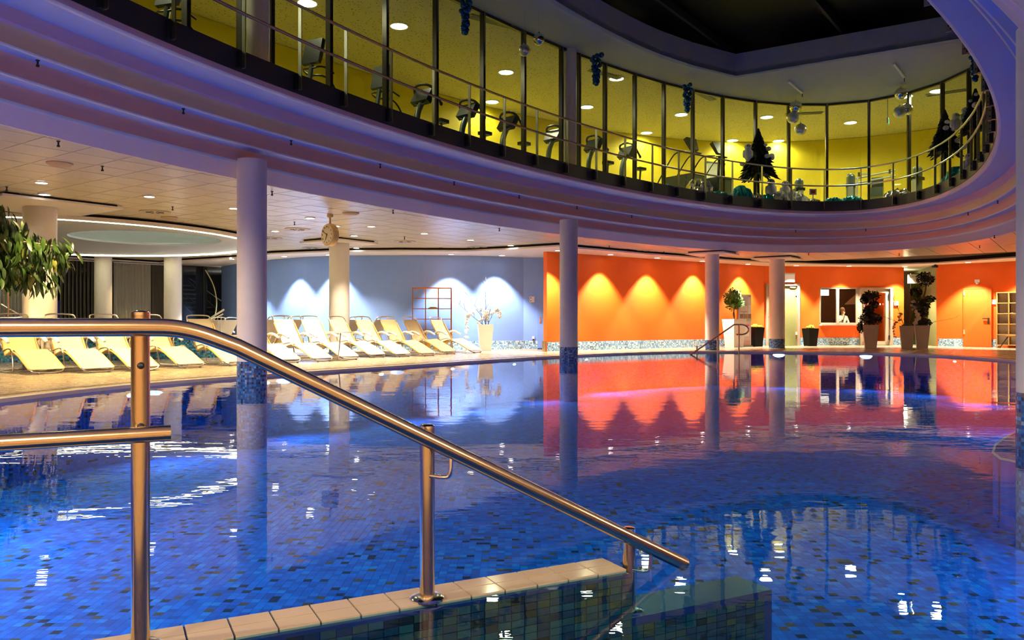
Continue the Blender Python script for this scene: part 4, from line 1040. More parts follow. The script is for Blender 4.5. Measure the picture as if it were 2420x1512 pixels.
for a_, b_, z0, z1 in ((2031, 2035, DK, zwt), (2102, 2108, DK, zwt), (2031, 2108, zwt - .04, zwt)): obj('door_frame', rbox(a_, b_, z0, z1, .0, .14), M_alu, d3)
obj('pane', rbox(2043, 2094, DK + .15, zwt - .18, -.03, .008), M_glass, d3); obj('handle', rbox(2038, 2041, 1.02, 1.18, .03, .03), M_chrome, d3); obj('hinge', rbox(2099, 2102, 1.85, 2.05, .03, .03), M_bracket, d3); obj('hinge', rbox(2099, 2102, .25, .42, .03, .03), M_bracket, d3)
for k in range(7): obj('sticker', rbox(2044 + 7 * k, 2047 + 7 * k, 1.60, 1.66, -.02, .004), M_red if k % 2 == 0 else M_paper, d3)
th = thing('thermostat', 'white square control plate right of the glass door', 'switch', tuple(rp(2117, .03)) + (zz(716, D0),)); obj('plate', MB().box((0, 0, 0), (.18, .03, .17), rz=a), M_paper, th); obj('dial', MB().box((-.05, -.02, .04), (.03, .01, .03), rz=a), M_ink, th)
# office behind the window
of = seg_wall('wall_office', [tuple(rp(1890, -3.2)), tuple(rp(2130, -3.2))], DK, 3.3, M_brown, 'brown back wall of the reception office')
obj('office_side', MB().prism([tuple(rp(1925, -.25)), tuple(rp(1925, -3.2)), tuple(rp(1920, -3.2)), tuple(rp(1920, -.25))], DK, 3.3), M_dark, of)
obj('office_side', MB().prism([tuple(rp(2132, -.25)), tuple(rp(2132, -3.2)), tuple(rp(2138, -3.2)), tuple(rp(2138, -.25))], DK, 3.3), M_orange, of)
obj('office_ceiling', MB().prism([tuple(rp(1890, -.25)), tuple(rp(2138, -.25)), tuple(rp(2138, -3.2)), tuple(rp(1890, -3.2))], 2.9, 2.95), M_cream, of)
def rloc(u, off, z): q = rp(u, off); return (q.x, q.y, z)
pc = thing('office_pillar', 'pale pillar inside the reception office', 'pillar', rloc(1992, -2.0, DK)); obj('shaft', MB().box((0, 0, 1.42), (.22, .22, 2.84)), M_cream, pc); obj('cable_duct', MB().box((.12, -.12, 1.4), (.03, .03, 2.8)), M_machs, pc)
dk = thing('office_desk', 'dark desk inside the reception office', 'desk', rloc(1968, -1.3, DK), a)
obj('desk_top', MB().box((0, 0, .72), (1.1, .7, .04)), M_dark, dk)
for x in (-.5, .5): obj('desk_side', MB().box((x, 0, .35), (.04, .66, .70)), M_dark, dk)
mo = thing('monitor', 'small lit monitor on the office desk', 'monitor', rloc(1953, -1.3, DK + .74), a); obj('screen', MB().box((0, 0, .25), (.32, .03, .26)), M_machs, mo); obj('display', MB().box((.1, -.02, .24), (.10, .008, .16)), emis('blue_display', (.02, .03, .6), .8), mo); obj('stand', MB().box((0, 0, .06), (.10, .12, .12)), M_machg, mo)
pp = obj('paper_stack', MB().box((0, 0, .01), (.30, .2, .02)).box((.05, .0, .03), (.28, .19, .015), rz=.3), M_paper); tag(pp, 'white papers on the office desk', 'papers'); pp.location = rloc(1962, -1.1, DK + .741)
cb_ = thing('file_cabinet', 'grey tall cabinet inside the office', 'cabinet', rloc(1953, -2.6, DK), a); obj('body', MB().box((0, 0, 1.05), (.5, .4, 2.1)), mat('grey_cabinet', (.12, .12, .12), .5), cb_); obj('door', MB().box((.0, -.21, 1.05), (.46, .02, 2.0)), M_machg, cb_); obj('red_coat', MB().box((.42, -.1, 1.2), (.22, .2, 1.4)), mat('dark_red_cloth', (.16, .02, .01), .8), cb_)
wl = thing('light_box', 'white lit notice box behind the reception window', 'sign', rloc(1968, -.6, zz(691, D0 + .5))); obj('box', MB().box((0, 0, 0), (.32, .06, .23), rz=a), emis('notice_glow', (1, .97, .92), 1.6), wl); obj('hanger', MB().box((0, 0, .3), (.02, .02, .4)), M_machg, wl)
us = thing('folded_parasol', 'dark folded parasol on a tripod behind the glass door', 'parasol', rloc(2085, -1.4, DK)); obj('pole', MB().tube([(0, 0, .3), (0, 0, 2.1)], .02, 8), M_mull, us)
obj('canopy', MB().add([(0, 0, 2.25), (-.85, -.3, 1.6), (-.5, .4, 1.6), (.25, .35, 1.62), (.3, -.3, 1.62)], [(0, 1, 4), (0, 2, 1), (0, 3, 2), (0, 4, 3), (1, 2, 3, 4)]), M_brown, us)
for k in range(3): obj('leg', MB().tube([(0, 0, .55), (.36 * cos(k * 2.1 + .4), .36 * sin(k * 2.1 + .4), .01)], .014, 6), M_mull, us)
lamp('POINT', rloc(2020, -.75, 2.6), 55, (1, .70, .45), None, radius=.2)  # lamp without fixture, added to brighten the office and the person
lamp('POINT', (15.9, 32.4, 2.8), 22, (.9, .95, .5), None, radius=.2)

# person behind the counter
pe = thing('person', 'person in a white shirt seated behind the reception window, hand on chin', 'person', rloc(2016, -.80, DK + .68), a)
chr_ = thing('office_chair', 'dark office chair behind the reception window', 'chair', rloc(2016, -.80, DK), a); obj('seat', MB().box((0, .0, .50), (.44, .42, .06)), M_dark, chr_); obj('stem', MB().tube([(0, 0, .06), (0, 0, .48)], .03, 8), M_machg, chr_); obj('backrest', MB().box((0, .24, .80), (.40, .05, .45)), M_dark, chr_)
for k in range(5): obj('foot', MB().bar((0, 0, .06), (.26 * cos(k * 1.257), .26 * sin(k * 1.257), .03), .04, .03), M_machg, chr_)
bm_v = [(0, 0, 0), (0, .0, .22), (0, -.02, .42), (0, -.03, .50), (0, -.05, .57), (0, -.06, .68), (-.17, 0, .42), (-.24, -.05, .20), (-.12, -.22, .30), (-.02, -.17, .50), (.18, 0, .42), (.25, -.05, .18), (.12, -.25, .16), (-.03, -.16, .55)]
bm_r = [.15, .14, .15, .07, .055, .06, .075, .055, .045, .032, .075, .055, .042, .028]
me = bpy.data.meshes.new('shirt'); me.from_pydata([Vector(q) for q in bm_v], [(0, 1), (1, 2), (2, 3), (3, 4), (2, 6), (6, 7), (7, 8), (8, 9), (2, 10), (10, 11), (11, 12)], [])
me = bpy.data.meshes.new('shirt'); me.from_pydata(bm_v[:4] + bm_v[6:9] + bm_v[10:13], [(0, 1), (1, 2), (2, 3), (2, 4), (4, 5), (5, 6), (2, 7), (7, 8), (8, 9)], [])
bo_ = bpy.data.objects.new('shirt', me); COL.objects.link(bo_); bo_.parent = pe; me.materials.append(M_shirt)
sk_ = bo_.modifiers.new('skin', 'SKIN'); sb = bo_.modifiers.new('sub', 'SUBSURF'); sb.levels = 2; sb.render_levels = 2
for k, r in enumerate(bm_r[:4] + bm_r[6:9] + bm_r[10:13]): me.skin_vertices[0].data[k].radius = (r, r * .8)
me.skin_vertices[0].data[0].use_root = True
hd = MB(); hd.sphere((0, -.06, .665), .105, 20, 14, (.80, .98, 1.18)); hd.tube([(0, -.03, .48), (0, -.045, .60)], .052, 12); hd.sphere((0, -.165, .66), .02, 8, 6, (.8, 1.2, 1.3)); hd.sphere((0, -.15, .61), .03, 8, 6, (1.2, .5, .35))
for s_ in (-1, 1): hd.sphere((s_ * .085, -.05, .66), .028, 8, 6, (.4, .8, 1.2))
obj('head', hd, M_skin, pe, smooth=True)
hr = MB(); hr.sphere((0, -.035, .70), .106, 18, 12, (.82, .95, 1.0)); obj('hair', hr, M_hair, pe, smooth=True)
for s_ in (-1, 1): obj('eye', MB().sphere((s_ * .034, -.152, .685), .011, 8, 6), M_ink, pe)
hn = MB(); hn.tube([(-.12, -.22, .30), (-.05, -.20, .46), (-.03, -.185, .53)], .03, 8, radii=[.036, .028, .03]); hn.sphere((-.02, -.185, .555), .04, 10, 8, (.8, .6, 1))
for k in range(4): hn.tube([(-.045 + .018 * k, -.19, .57), (-.05 + .02 * k, -.19, .61 - .004 * k), (-.035 + .02 * k, -.175, .635 - .008 * k)], .009, 6)
hn.tube([(.005, -.185, .555), (.03, -.18, .585), (.035, -.17, .61)], .010, 6)
obj('hand', hn, M_skin, pe, smooth=True)

# corridor sign and green door
cs = thing('corridor_sign', 'white hanging sign with lettering in the corridor mouth', 'sign', (15.55, 30.5, zz(659, 30.5)), .05); obj('panel', MB().box((.1, 0, 0), (1.0, .05, .34)), mat('cream_sign', (.62, .58, .46), .6), cs)
def text(s, size, m, parent, loc, rot, name='lettering'):
    c = bpy.data.curves.new(name, 'FONT'); c.body = s; c.size = size; c.extrude = .002; c.align_x = 'CENTER'; c.align_y = 'CENTER'; 
    t0 = bpy.data.objects.new(name, c); COL.objects.link(t0); bpy.context.view_layer.update()
    me = bpy.data.meshes.new_from_object(t0.evaluated_get(bpy.context.evaluated_depsgraph_get())); bpy.data.objects.remove(t0); me.materials.clear(); me.materials.append(m)
    o = bpy.data.objects.new(name, me); COL.objects.link(o); o.parent = parent; o.location = loc; o.rotation_euler = rot; return o
text('Umkleiden', .16, M_machg, cs, (0.0, -.03, .10), (pi / 2, 0, 0))
d4 = struct('door_4', MB().box((16.45, 32.2, 1.12), (.70, .05, 2.1), rz=.2), mat('dark_green_door', (.06, .09, .015), .5), 'dark green door at the end of the corridor')
for x in (-.38, .38): obj('door_frame', MB().box((16.45 + x, 32.2 + x * .2, 1.15), (.06, .10, 2.2), rz=.2), M_brown, d4)
obj('transom', MB().box((16.45, 32.2, 2.6), (.76, .05, .6), rz=.2), mat('green_transom', (.10, .16, .05), .5), d4)
# camera box at the corridor corner
sc_ = thing('security_camera', 'small black camera at the corridor corner', 'camera', (15.62, 29.38, ZB)); obj('mount', MB().box((0, 0, -.03), (.06, .06, .06)), M_bracket, sc_); obj('body', MB().box((-.05, -.06, -.08), (.14, .18, .08)), M_bracket, sc_); obj('lens', MB().lathe([(.03, 0), (.03, .02)], 10, (-.05, -.16, -.08)), M_ink, sc_)

# orange flush door at the right with frame, light and plates
R6 = (W6 - W5).normalized(); R6N = Vector((R6.y, -R6.x)); R6N = -R6N if R6N.dot(Vector((3, 13)) - W5) < 0 else R6N; a6 = atan2(R6.y, R6.x)
def r6(u, off=0.): return on(W5, W6, u) + R6N * off
def r6box(u0, u1, z0, z1, off, th):
    a_, b_ = r6(u0), r6(u1); c = (a_ + b_) / 2 + R6N * off; return MB().box((c.x, c.y, (z0 + z1) / 2), ((b_ - a_).length, th, z1 - z0), rz=a6)
D5 = 28.6; dt = zz(682, D5)
d5 = struct('door_5', r6box(2280, 2342, DK + .01, dt, .025, .05), M_orange, 'orange flush door with steel handle')
for u0, u1, z0, z1 in ((2277, 2280, DK, dt + .03), (2342, 2344, DK, dt + .03), (2277, 2344, dt, dt + .03)): obj('door_frame', r6box(u0, u1, z0, z1, .03, .06), M_orange, d5)
hq = r6(2337, .09); obj('handle', MB().box((hq.x - .06, hq.y + .05, 1.06), (.20, .03, .03), rz=a6), M_chrome, d5); hq = r6(2337, .055); obj('handle_plate', MB().box((hq.x, hq.y, .98), (.06, .012, .22), rz=a6), M_chrome, d5)
for z in (.5, 1.9): obj('hinge', r6box(2278, 2281, z, z + .16, .06, .03), M_alu, d5)
q = r6(2310, .03); em = thing('emergency_lamp', 'small white wall lamp above the orange door', 'lamp', (q.x, q.y, zz(666, D5)), a6); obj('body', MB().box((0, 0, .03), (.15, .07, .10)), M_paper, em); obj('cover', MB().sphere((0, -.01, -.04), .05, 10, 8, (1, .8, 1)), M_machs, em)
q = r6(2349.5, .02); th = thing('thermostat', 'white square control plate right of the orange door', 'switch', (q.x, q.y, zz(713, 28)), a6); obj('plate', MB().box((0, 0, 0), (.15, .03, .16)), M_paper, th); obj('dial', MB().box((-.04, -.018, .04), (.02, .01, .03)), M_ink, th)
# shelf at the right edge
sh = thing('cube_shelf', 'pine cube shelf with white backs at the right edge', 'shelf', tuple(r6(2363, .32)) + (DK,), a6)
M_pine = mat('pine_wood', (.52, .30, .09), .5); SW, SHH = 1.26, zz(690, 27.2) - DK
for k in range(5): obj('upright', MB().box((k * .36, 0, SHH / 2 + .05), (.03, .30, SHH - .1)), M_pine, sh)
for k in range(6): obj('shelf', MB().box((.72, 0, .10 + (SHH - .10) * k / 5), (1.46, .30, .03)), M_pine, sh)
for i in range(4):
    for k in range(5): obj('back_panel', MB().box((.18 + .36 * i, .14, .10 + (SHH - .10) * (k + .5) / 5), (.33, .012, (SHH - .1) / 5 - .03)), M_paper, sh)
for x in (0, 1.44): obj('foot', MB().box((x, 0, .025), (.05, .28, .05)), M_pine, sh)
bk = obj('open_book', MB().box((0, 0, .012), (.20, .16, .02), rz=.3).box((.15, .05, .016), (.18, .15, .02), rz=.5), M_paper); q = r6(2398, .30); bk.location = (q.x, q.y, DK + .10 + (SHH - .1) * 3 / 5 + .016); tag(bk, 'open booklet lying on the pine cube shelf', 'book')
# thin dark bench bar at the right
bn = thing('bench', 'low bench with a dark slanting leg at the right edge', 'bench', tuple(r6(2402, 1.0)) + (DK,), a6); obj('seat', MB().box((.6, 0, .42), (1.4, .4, .05)), M_pine, bn); obj('leg', MB().bar((-.05, 0, .41), (-.3, 0, .01), .04, .03), M_bracket, bn); obj('leg', MB().bar((1.2, 0, .41), (1.4, 0, .01), .04, .03), M_bracket, bn)
# ------------------------------------------------------------------ gym machines upstairs
def gal(u, o): 
    t = t_for_u(u, o); p, n = ring(t, o); return Vector((p.x, p.y, ZF1)), atan2(-n.y, -n.x)
def make_trainer(lb):
    th = thing('exercise_bike', lb, 'exercise machine', (0, 0, 0), 0, 'cross trainers behind the glass')     # local +x faces the pool
    obj('base', MB().box((-.3, 0, .10), (1.3, .5, .18)).box((.15, 0, .28), (.45, .22, .30)), M_machg, th)
    obj('post', MB().tube(bend([(.10, 0, .2), (.22, 0, .6), (.18, 0, .95), (.02, 0, 1.22)], 2), .07, 10), M_machg, th, smooth=True)
    c = obj('console', MB().box((.0, 0, 1.33), (.15, .50, .34), M=Matrix.Rotation(-.55, 3, 'Y')), M_mach, th); obj('display', MB().box((-.085, 0, 1.38), (.01, .30, .18), M=Matrix.Rotation(-.55, 3, 'Y')), M_machs, c)
    obj('cradle', MB().tube(bend([(.06, -.2, 1.25), (.10, -.12, 1.14), (.10, .12, 1.14), (.06, .2, 1.25)], 2), .018, 6), M_machg, th, smooth=True)
    obj('handlebar', MB().tube(bend([(-.25, -.30, 1.22), (-.05, -.30, 1.45), (.05, -.22, 1.60), (.05, .12, 1.60), (-.02, .30, 1.50), (-.25, .30, 1.22)], 2), .030, 8), M_mach, th, smooth=True)
    for s_ in (-.30, .30): obj('grip', MB().sphere((-.27, s_, 1.20), .045, 10, 8, (1, .8, 1.1)), M_mach, th, smooth=True)
    obj('seat', MB().box((-.62, 0, .92), (.28, .22, .08)), M_mach, th); obj('seat_post', MB().tube([(-.55, 0, .2), (-.62, 0, .9)], .03, 8), M_machg, th)
    return th
TB = {}
def put(maker, u, o, label, group, dz=0, da=0.0):
    p, a = gal(u, o)
    if maker not in TB: TB[maker] = maker('x'); r = TB[maker]
    else: r = dup(TB[maker])
    r.location = (p.x, p.y, ZF1 + dz); r.rotation_euler.z = atan2(-p.y, -p.x) + da; r['label'] = label; r['group'] = group; return r
for u, lb in ((1000, 'first cross trainer with looped handlebar, left of the gallery column'), (1105, 'second cross trainer with looped handlebar, left of the gallery column'), (1200, 'third cross trainer with looped handlebar, left of the gallery column'),
              (1308, 'cross trainer half hidden by the mullion before the gallery column'), (1402, 'cross trainer just right of the gallery column'), (1480, 'second cross trainer right of the gallery column')):
    put(make_trainer, u, 2.15, lb, 'cross trainers behind the glass', da=-.75)
def make_upright(lb):
    th = thing('stepper_machine', lb, 'exercise machine', (0, 0, 0), 0, 'upright trainers behind the left glass')
    obj('base', MB().box((-.3, 0, .1), (1.2, .5, .18)).box((-.1, 0, .35), (.5, .3, .4)), M_machg, th)
    obj('post', MB().tube(bend([(.1, 0, .2), (.2, 0, .7), (.1, 0, 1.15)], 2), .05, 8), M_machg, th, smooth=True)
    c = obj('console', MB().box((.06, 0, 1.42), (.08, .40, .50), M=Matrix.Rotation(-.25, 3, 'Y')), M_mach, th); obj('screen_edge', MB().box((-.02, .0, 1.45), (.02, .36, .44), M=Matrix.Rotation(-.25, 3, 'Y')), M_machs, c)
    obj('handlebar', MB().tube(bend([(-.2, -.28, 1.05), (.1, -.26, 1.12), (.14, 0, 1.08), (.1, .26, 1.12), (-.2, .28, 1.05)], 2), .018, 8), M_mach, th, smooth=True)
    obj('lower_bar', MB().tube(bend([(-.35, -.30, .6), (-.05, -.28, .95), (.1, 0, .98), (-.05, .28, .95), (-.35, .30, .6)], 2), .018, 8), M_mach, th, smooth=True)
    return th
for u, lb in ((408, 'upright trainer cut by the top picture edge'), (745, 'upright trainer with tall console behind the left glass'), (905, 'upright trainer hidden behind a dark mullion')):
    put(make_upright, u, 2.1, lb, 'upright trainers behind the left glass', da=-.7)
def make_stair(lb):
    th = thing('stair_climber', lb, 'exercise machine', (0, 0, 0), 0, 'tall stair climbers')
    obj('body', MB().prism([(-.45, -.38), (.55, -.38), (.55, .38), (-.45, .38)], .0, 1.0).box((-.55, 0, .3), (.5, .7, .6)), M_mach, th)
    obj('side_panel', MB().box((.56, 0, .5), (.02, .6, .9)), M_machg, th)
    obj('post', MB().tube([(.30, 0, .9), (.34, 0, 1.75)], .045, 8), M_mach, th)
    obj('console', MB().box((.30, 0, 1.98), (.14, .50, .42), M=Matrix.Rotation(-.45, 3, 'Y'), taper=.7), M_mach, th)
    for s_ in (-.36, .36): obj('handrail', MB().tube(bend([(.34, s_ * .6, 1.72), (.0, s_, 1.76), (-.25, s_, 1.6), (-1.05, s_, .55), (-1.08, s_, .05)], 2), .022, 8), M_mach, th, smooth=True)
    obj('grip', MB().tube(bend([(.36, -.2, 1.70), (.55, -.18, 1.68), (.58, .18, 1.68), (.36, .2, 1.70)], 2), .02, 8), M_mach, th, smooth=True)
    return th
put(make_stair, 1618, 2.6, 'tall black stair climber, left one of the pair', 'tall stair climbers', da=.9); put(make_stair, 1680, 2.7, 'tall black stair climber, right one of the pair', 'tall stair climbers', da=.9)
def strength(u, o, h, lb, cat='exercise machine'):
    p, a = gal(u, o); th = thing('weight_tower', lb, cat, tuple(p), a, 'weight machines')
    obj('tower', MB().prism([(.16 * cos(2 * pi * k / 16), .14 * sin(2 * pi * k / 16)) for k in range(16)], 0, h).sphere((0, 0, h), .155, 12, 8, (1.0, .9, .8)), M_machg, th, smooth=True)
    obj('weight_stack', MB().box((.10, 0, h * .42), (.14, .16, h * .6)), M_machs, th); obj('label_band', MB().box((.0, .0, h * .74), (.34, .30, .09)), M_bracket, th)
    return th
strength(1888, 2.3, 1.0, 'rounded grey weight tower right of the fir tree'); strength(2010, 2.4, 1.12, 'slim grey weight tower in the wide pane')
strength(2168, 2.2, 1.1, 'grey weight tower behind the right railing')
p, a = gal(2068, 2.9); th = thing('press_bench', 'pale tube framed press machine in the wide pane', 'exercise machine', tuple(p), a)
for s_ in (-.5, .5): obj('frame_tube', MB().tube(bend([(.1, s_ * 1.1, 0), (.1, s_ * 1.1, 1.15), (.0, s_ * .9, 1.3), (-.3, s_ * .6, 1.32)], 2), .03, 8), M_machs, th, smooth=True)
obj('cross_tube', MB().tube([(.05, -.75, 1.12), (.05, .62, 1.30)], .028, 8), M_machs, th); obj('cross_tube', MB().tube([(.05, -.60, .98), (.05, .62, 1.12)], .028, 8), M_machs, th)
obj('seat', MB().box((.1, .05, .62), (.3, .42, .30)), M_machg, th); obj('backrest', MB().box((-.15, .05, .9), (.10, .36, .5)), M_machg, th); obj('pedestal', MB().box((.05, .05, .24), (.3, .34, .48)), M_machs, th)
for s_ in (-.5, .45): obj('peg', MB().lathe([(.05, 0), (.05, .14)], 10, (.05, s_, 1.2)), M_chrome, th)
p, a = gal(1318, 3.3); th = thing('exercise_ball', 'grey exercise ball beside the gallery column', 'ball', (p.x, p.y, ZF1), a); obj('ball', MB().sphere((0, 0, .42), .40, 18, 12), M_machs, th, smooth=True); obj('stand_ring', MB().tube([(.30 * cos(k * pi / 8), .30 * sin(k * pi / 8), .025) for k in range(16)], .025, 6, closed=True), M_machg, th)
p, a = gal(532, 2.2); o = obj('exercise_ball', MB().sphere((0, 0, .40), .40, 18, 12), M_machs, smooth=True, loc=(p.x, p.y, ZF1)); tag(o, 'pale exercise ball behind the far left glass', 'ball')
for u, o_, lb, h in ((1070, 2.6, 'low dark console left of the third cross trainer', .68), (1180, 2.9, 'pale boxy console beside the third cross trainer', .55), (828, 2.3, 'white lit console behind the left railing', .42)):
    p, a = gal(u, o_); th = thing('low_console', lb, 'exercise machine', tuple(p), a + .4, 'low machine consoles'); obj('panel', MB().box((0, 0, h), (.10, .42, .34), M=Matrix.Rotation(-.3, 3, 'Y')), M_machs if h < .6 else M_mach, th); obj('column', MB().tube([(0, 0, 0), (0, 0, h - .1)], .05, 8), M_machg, th); obj('bar', MB().tube(bend([(-.1, -.4, h - .2), (.1, -.2, h - .1), (.1, .2, h - .1)], 1), .02, 6), M_mach, th)
# white door and vents in the gym
q = at(1695, 420, ZF1); q = atd(1690, 29.6); o = struct('door_6', MB().box((q.x, q.y, ZF1 + 1.1), (.75, .06, 2.2), rz=.45), M_cloth, 'white door at the back of the gym')
obj('door_frame', MB().box((q.x, q.y, ZF1 + 2.22), (.9, .1, .06), rz=.45), M_machg, o)
for u, v, r_, lb in ((1160, 50, .6, 'left of the gallery column'), (1430, 175, .7, 'right of the gallery column'), (1665, 226, .9, 'behind the bauble cluster'), (1900, 268, -.2, 'behind the silver balls'), (2240, 218, -.6, 'at the right end')):
    q = at(u, v, ZG); th = thing('ceiling_vent', 'long grey gym ceiling vent ' + lb, 'air vent', (q.x, q.y, ZG), r_, 'gym ceiling vents'); obj('frame', MB().box((0, 0, -.012), (1.2, .22, .02)), M_vent, th)
    for k in range(4): obj('slat', MB().box((0, -.075 + .05 * k, -.026), (1.12, .02, .01)), M_machg, th)
q = at(2098, 287, 7.2); th = thing('exit_sign', 'small green lit exit sign in the gym', 'sign', (q.x, q.y, 7.2), 1.1); obj('panel', MB().box((0, 0, 0), (.34, .05, .17)), M_paper, th); obj('pictogram', MB().box((0, -.03, 0), (.28, .008, .12)), emis('exit_green', (.05, .7, .3), 1.0), th); obj('stem', MB().box((0, 0, .4), (.02, .02, .64)), M_machg, th)

# ------------------------------------------------------------------ fir trees, owls, foil and baubles on the gallery
def fir(u, o_, z0, z1, w, seed, lb):
    p, a = gal(u, o_); th = thing('fir_tree', lb, 'fir tree', tuple(p), 0, 'dark artificial fir trees'); rnd = random.Random(seed)
    H = z1 - z0; b = z0 - ZF1
    obj('trunk', MB().tube([(0, 0, 0), (0, 0, b + H * .9)], .05, 8, radii=[.05, .02]), M_bracket, th)
    mb = MB()
    for k in range(520):
        t = rnd.random() ** .8; z = b + H * t; r = w * (1 - t) * rnd.uniform(.75, 1.1) + .03; A = rnd.uniform(0, 2 * pi); d = Vector((cos(A), sin(A), -.18 - rnd.uniform(0, .25)))
        q = Vector((0, 0, z)) + Vector((d.x, d.y, 0)) * r * .45
        e = Vector((0, 0, z)) + d * r; s_ = Vector((-d.y, d.x, 0)).normalized() * .035
        mb.add([q - s_, q + s_, e + s_ * .6, e - s_ * .6, (q + e) / 2 + Vector((0, 0, .05)), (q + e) / 2 - Vector((0, 0, .05))], [(0, 1, 4), (1, 2, 4), (2, 3, 4), (3, 0, 4), (1, 0, 5), (2, 1, 5), (3, 2, 5), (0, 3, 5)])
    mb.lathe([(w * .62, b + .02), (.02, b + H)], 14); f = obj('foliage', mb, M_fir, th)
    for k in range(8):
        t = rnd.random() * .8; A = rnd.uniform(pi * .9, 2.1 * pi); r = w * (1 - t) * .95
        obj('snow_tuft', MB().sphere((r * cos(A), r * sin(A), b + H * t + .1), rnd.uniform(.05, .10), 8, 6, (1, 1, .8)), M_fluff, th)
def owl(p, s, a, lb, m=None):
    th = thing('owl_figure', lb, 'owl figure', p, a, 'white plush owls'); m = m or M_fluff
    obj('body', MB().sphere((0, 0, .22 * s), .16 * s, 14, 10, (1, .95, 1.4)).sphere((0, -.0, .47 * s), .12 * s, 14, 10, (1.05, 1, .95)), m, th, smooth=True)
    for x in (-1, 1):
        obj('eye', MB().sphere((x * .05 * s, -.105 * s, .49 * s), .022 * s, 8, 6), M_ink, th); obj('wing', MB().sphere((x * .15 * s, .02 * s, .22 * s), .07 * s, 8, 6, (.5, 1, 2.0)), m, th, smooth=True)
    obj('beak', MB().sphere((0, -.12 * s, .46 * s), .016 * s, 6, 5, (.8, 1, 1.5)), M_ochre, th)
T1 = gal(1792, .55)[0]
fir(1792, .55, zz(414, T1.y), zz(306, T1.y), .62, 1, 'dark fir tree in front of the far gym glass'); T2 = gal(2233, .55)[0]
fir(2233, .55, zz(362, T2.y), zz(262, T2.y), .48, 2, 'dark fir tree behind the right railing, left one'); T3 = gal(2305, .5)[0]
fir(2305, .5, zz(310, T3.y), zz(212, T3.y), .42, 3, 'dark fir tree behind the right railing, right one')
owl((T1.x - .42, T1.y - .35, zz(384, T1.y)), .85, 0, 'white plush owl perched on the left side of the far fir tree')
owl((T2.x + .05, T2.y - .45, zz(317, T2.y)), .80, .1, 'white plush owl leaning on the right fir tree, lower one'); owl((T2.x + .34, T2.y - .42, zz(305, T2.y)), .85, .1, 'white plush owl on the right fir tree, higher one')
for u, v, s_, lb in ((1822, 0, .95, 'white plush owl on the gallery floor, left one'), (1856, 0, .9, 'cream plush owl on the gallery floor, right one'), (2289, 0, .8, 'white plush owl on the gallery floor at the right')):
    p, a = gal(u, .45); owl((p.x, p.y, ZF1 + .16), s_, 0, lb)
def crumple(u, o_, w, h, m, name, lb, cat, seed, group):
    p, a = gal(u, o_); rnd = random.Random(seed); mb = MB(); n, k_ = 22, 8
    for i in range(n + 1):
        for j in range(k_ + 1):
            x = -w / 2 + w * i / n; A = pi * j / k_; e = max(.05, 1 - (2 * i / n - 1) ** 2) ** .5
            r = 1 + rnd.uniform(-.22, .22)
            mb.v.append((cos(A) * h * .9 * r * e, x + rnd.uniform(-.02, .02), sin(A) * h * r * e))
    for i in range(n):
        for j in range(k_): q = i * (k_ + 1) + j; mb.f.append((q, q + 1, q + k_ + 2, q + k_ + 1))
    o = obj(name, mb, m, loc=(p.x, p.y, ZF1), rz=a); tag(o, lb, cat, group)
for k, (u, w, h, lb) in enumerate(((1580, .5, .12, 'under the left stair climber'), (1700, .9, .14, 'under the right stair climber'), (1752, .75, .34, 'left of the far fir tree'), (1812, .5, .20, 'at the foot of the far fir tree'), (1968, .6, .16, 'under the wide pane, left'), (2012, .7, .18, 'under the wide pane, right'), (2262, 1.2, .34, 'behind the right railing'))):
    crumple(u, .35, w, h, M_teal, 'foil_drape', 'crumpled teal foil on the gallery floor ' + lb, 'foil', 50 + k, 'teal foil drapes')
for k, (u, w, h, lb) in enumerate(((1652, .8, .42, 'as a heap before the right stair climber'), (1785, .6, .22, 'at the left foot of the far fir tree'), (1835, .9, .30, 'around the floor owls'), (1880, .5, .32, 'beside the grey weight tower'), (1922, .5, .14, 'beside the little red sign'), (2120, .9, .28, 'behind the railing at the right'), (2255, .8, .2, 'under the right fir tree'))):
    crumple(u, .42 + .05 * (k % 2), w, h, M_silver, 'tinsel_heap', 'glittering silver tinsel ' + lb, 'tinsel', 70 + k, 'silver tinsel heaps')
crumple(1862, .40, 1.5, .34, M_cloth, 'snow_cloth', 'white cloth hump in front of the floor owls', 'cloth', 90, 'white cloth'); crumple(2240, .4, 1.3, .2, M_cloth, 'snow_cloth', 'white cloth under the right fir tree', 'cloth', 91, 'white cloth')
p, a = gal(1921, .3); th = thing('small_sign', 'little white framed red sign on the gallery floor', 'sign', (p.x, p.y, ZF1), 0); obj('frame', MB().box((0, 0, .34), (.22, .02, .18)), M_paper, th); obj('picture', MB().box((0, -.014, .34), (.14, .008, .11)), M_red, th); obj('stem', MB().box((0, 0, .13), (.03, .02, .26)), M_paper, th)
# bauble clusters
def cluster(u, v0, v1, o_, seed, lb):
    p = ring(t_for_u(u, o_), o_)[0]; d = p.y; z0, z1 = zz(v1, d), zz(v0, d); rnd = random.Random(seed)
    th = thing('bauble_cluster', lb, 'ornament', (p.x, p.y, ZG), 0, 'hanging blue bauble clusters')
    obj('string', MB().tube([(0, 0, 0), (0, 0, z1 - ZG - .1)], .006, 5), M_silver, th)
    n = 24
    for k in range(n):
        t = k / (n - 1); r = .13 * (1 - .75 * t) * rnd.uniform(.5, 1.1); A = k * 2.4
        obj('bauble', MB().sphere((r * cos(A), r * sin(A), z1 - ZG + (z0 - z1) * t), rnd.uniform(.05, .075), 12, 8), M_baub, th, smooth=True)
cluster(1100, -10, 78, .45, 1, 'blue bauble cluster at the upper left of the gallery'); cluster(1408, 130, 198, .5, 2, 'blue bauble cluster right of the gallery column'); cluster(1624, 200, 262, .5, 3, 'blue bauble cluster before the stair climbers'); cluster(2304, 100, 190, .3, 4, 'blue bauble cluster half hidden at the right ring edge')
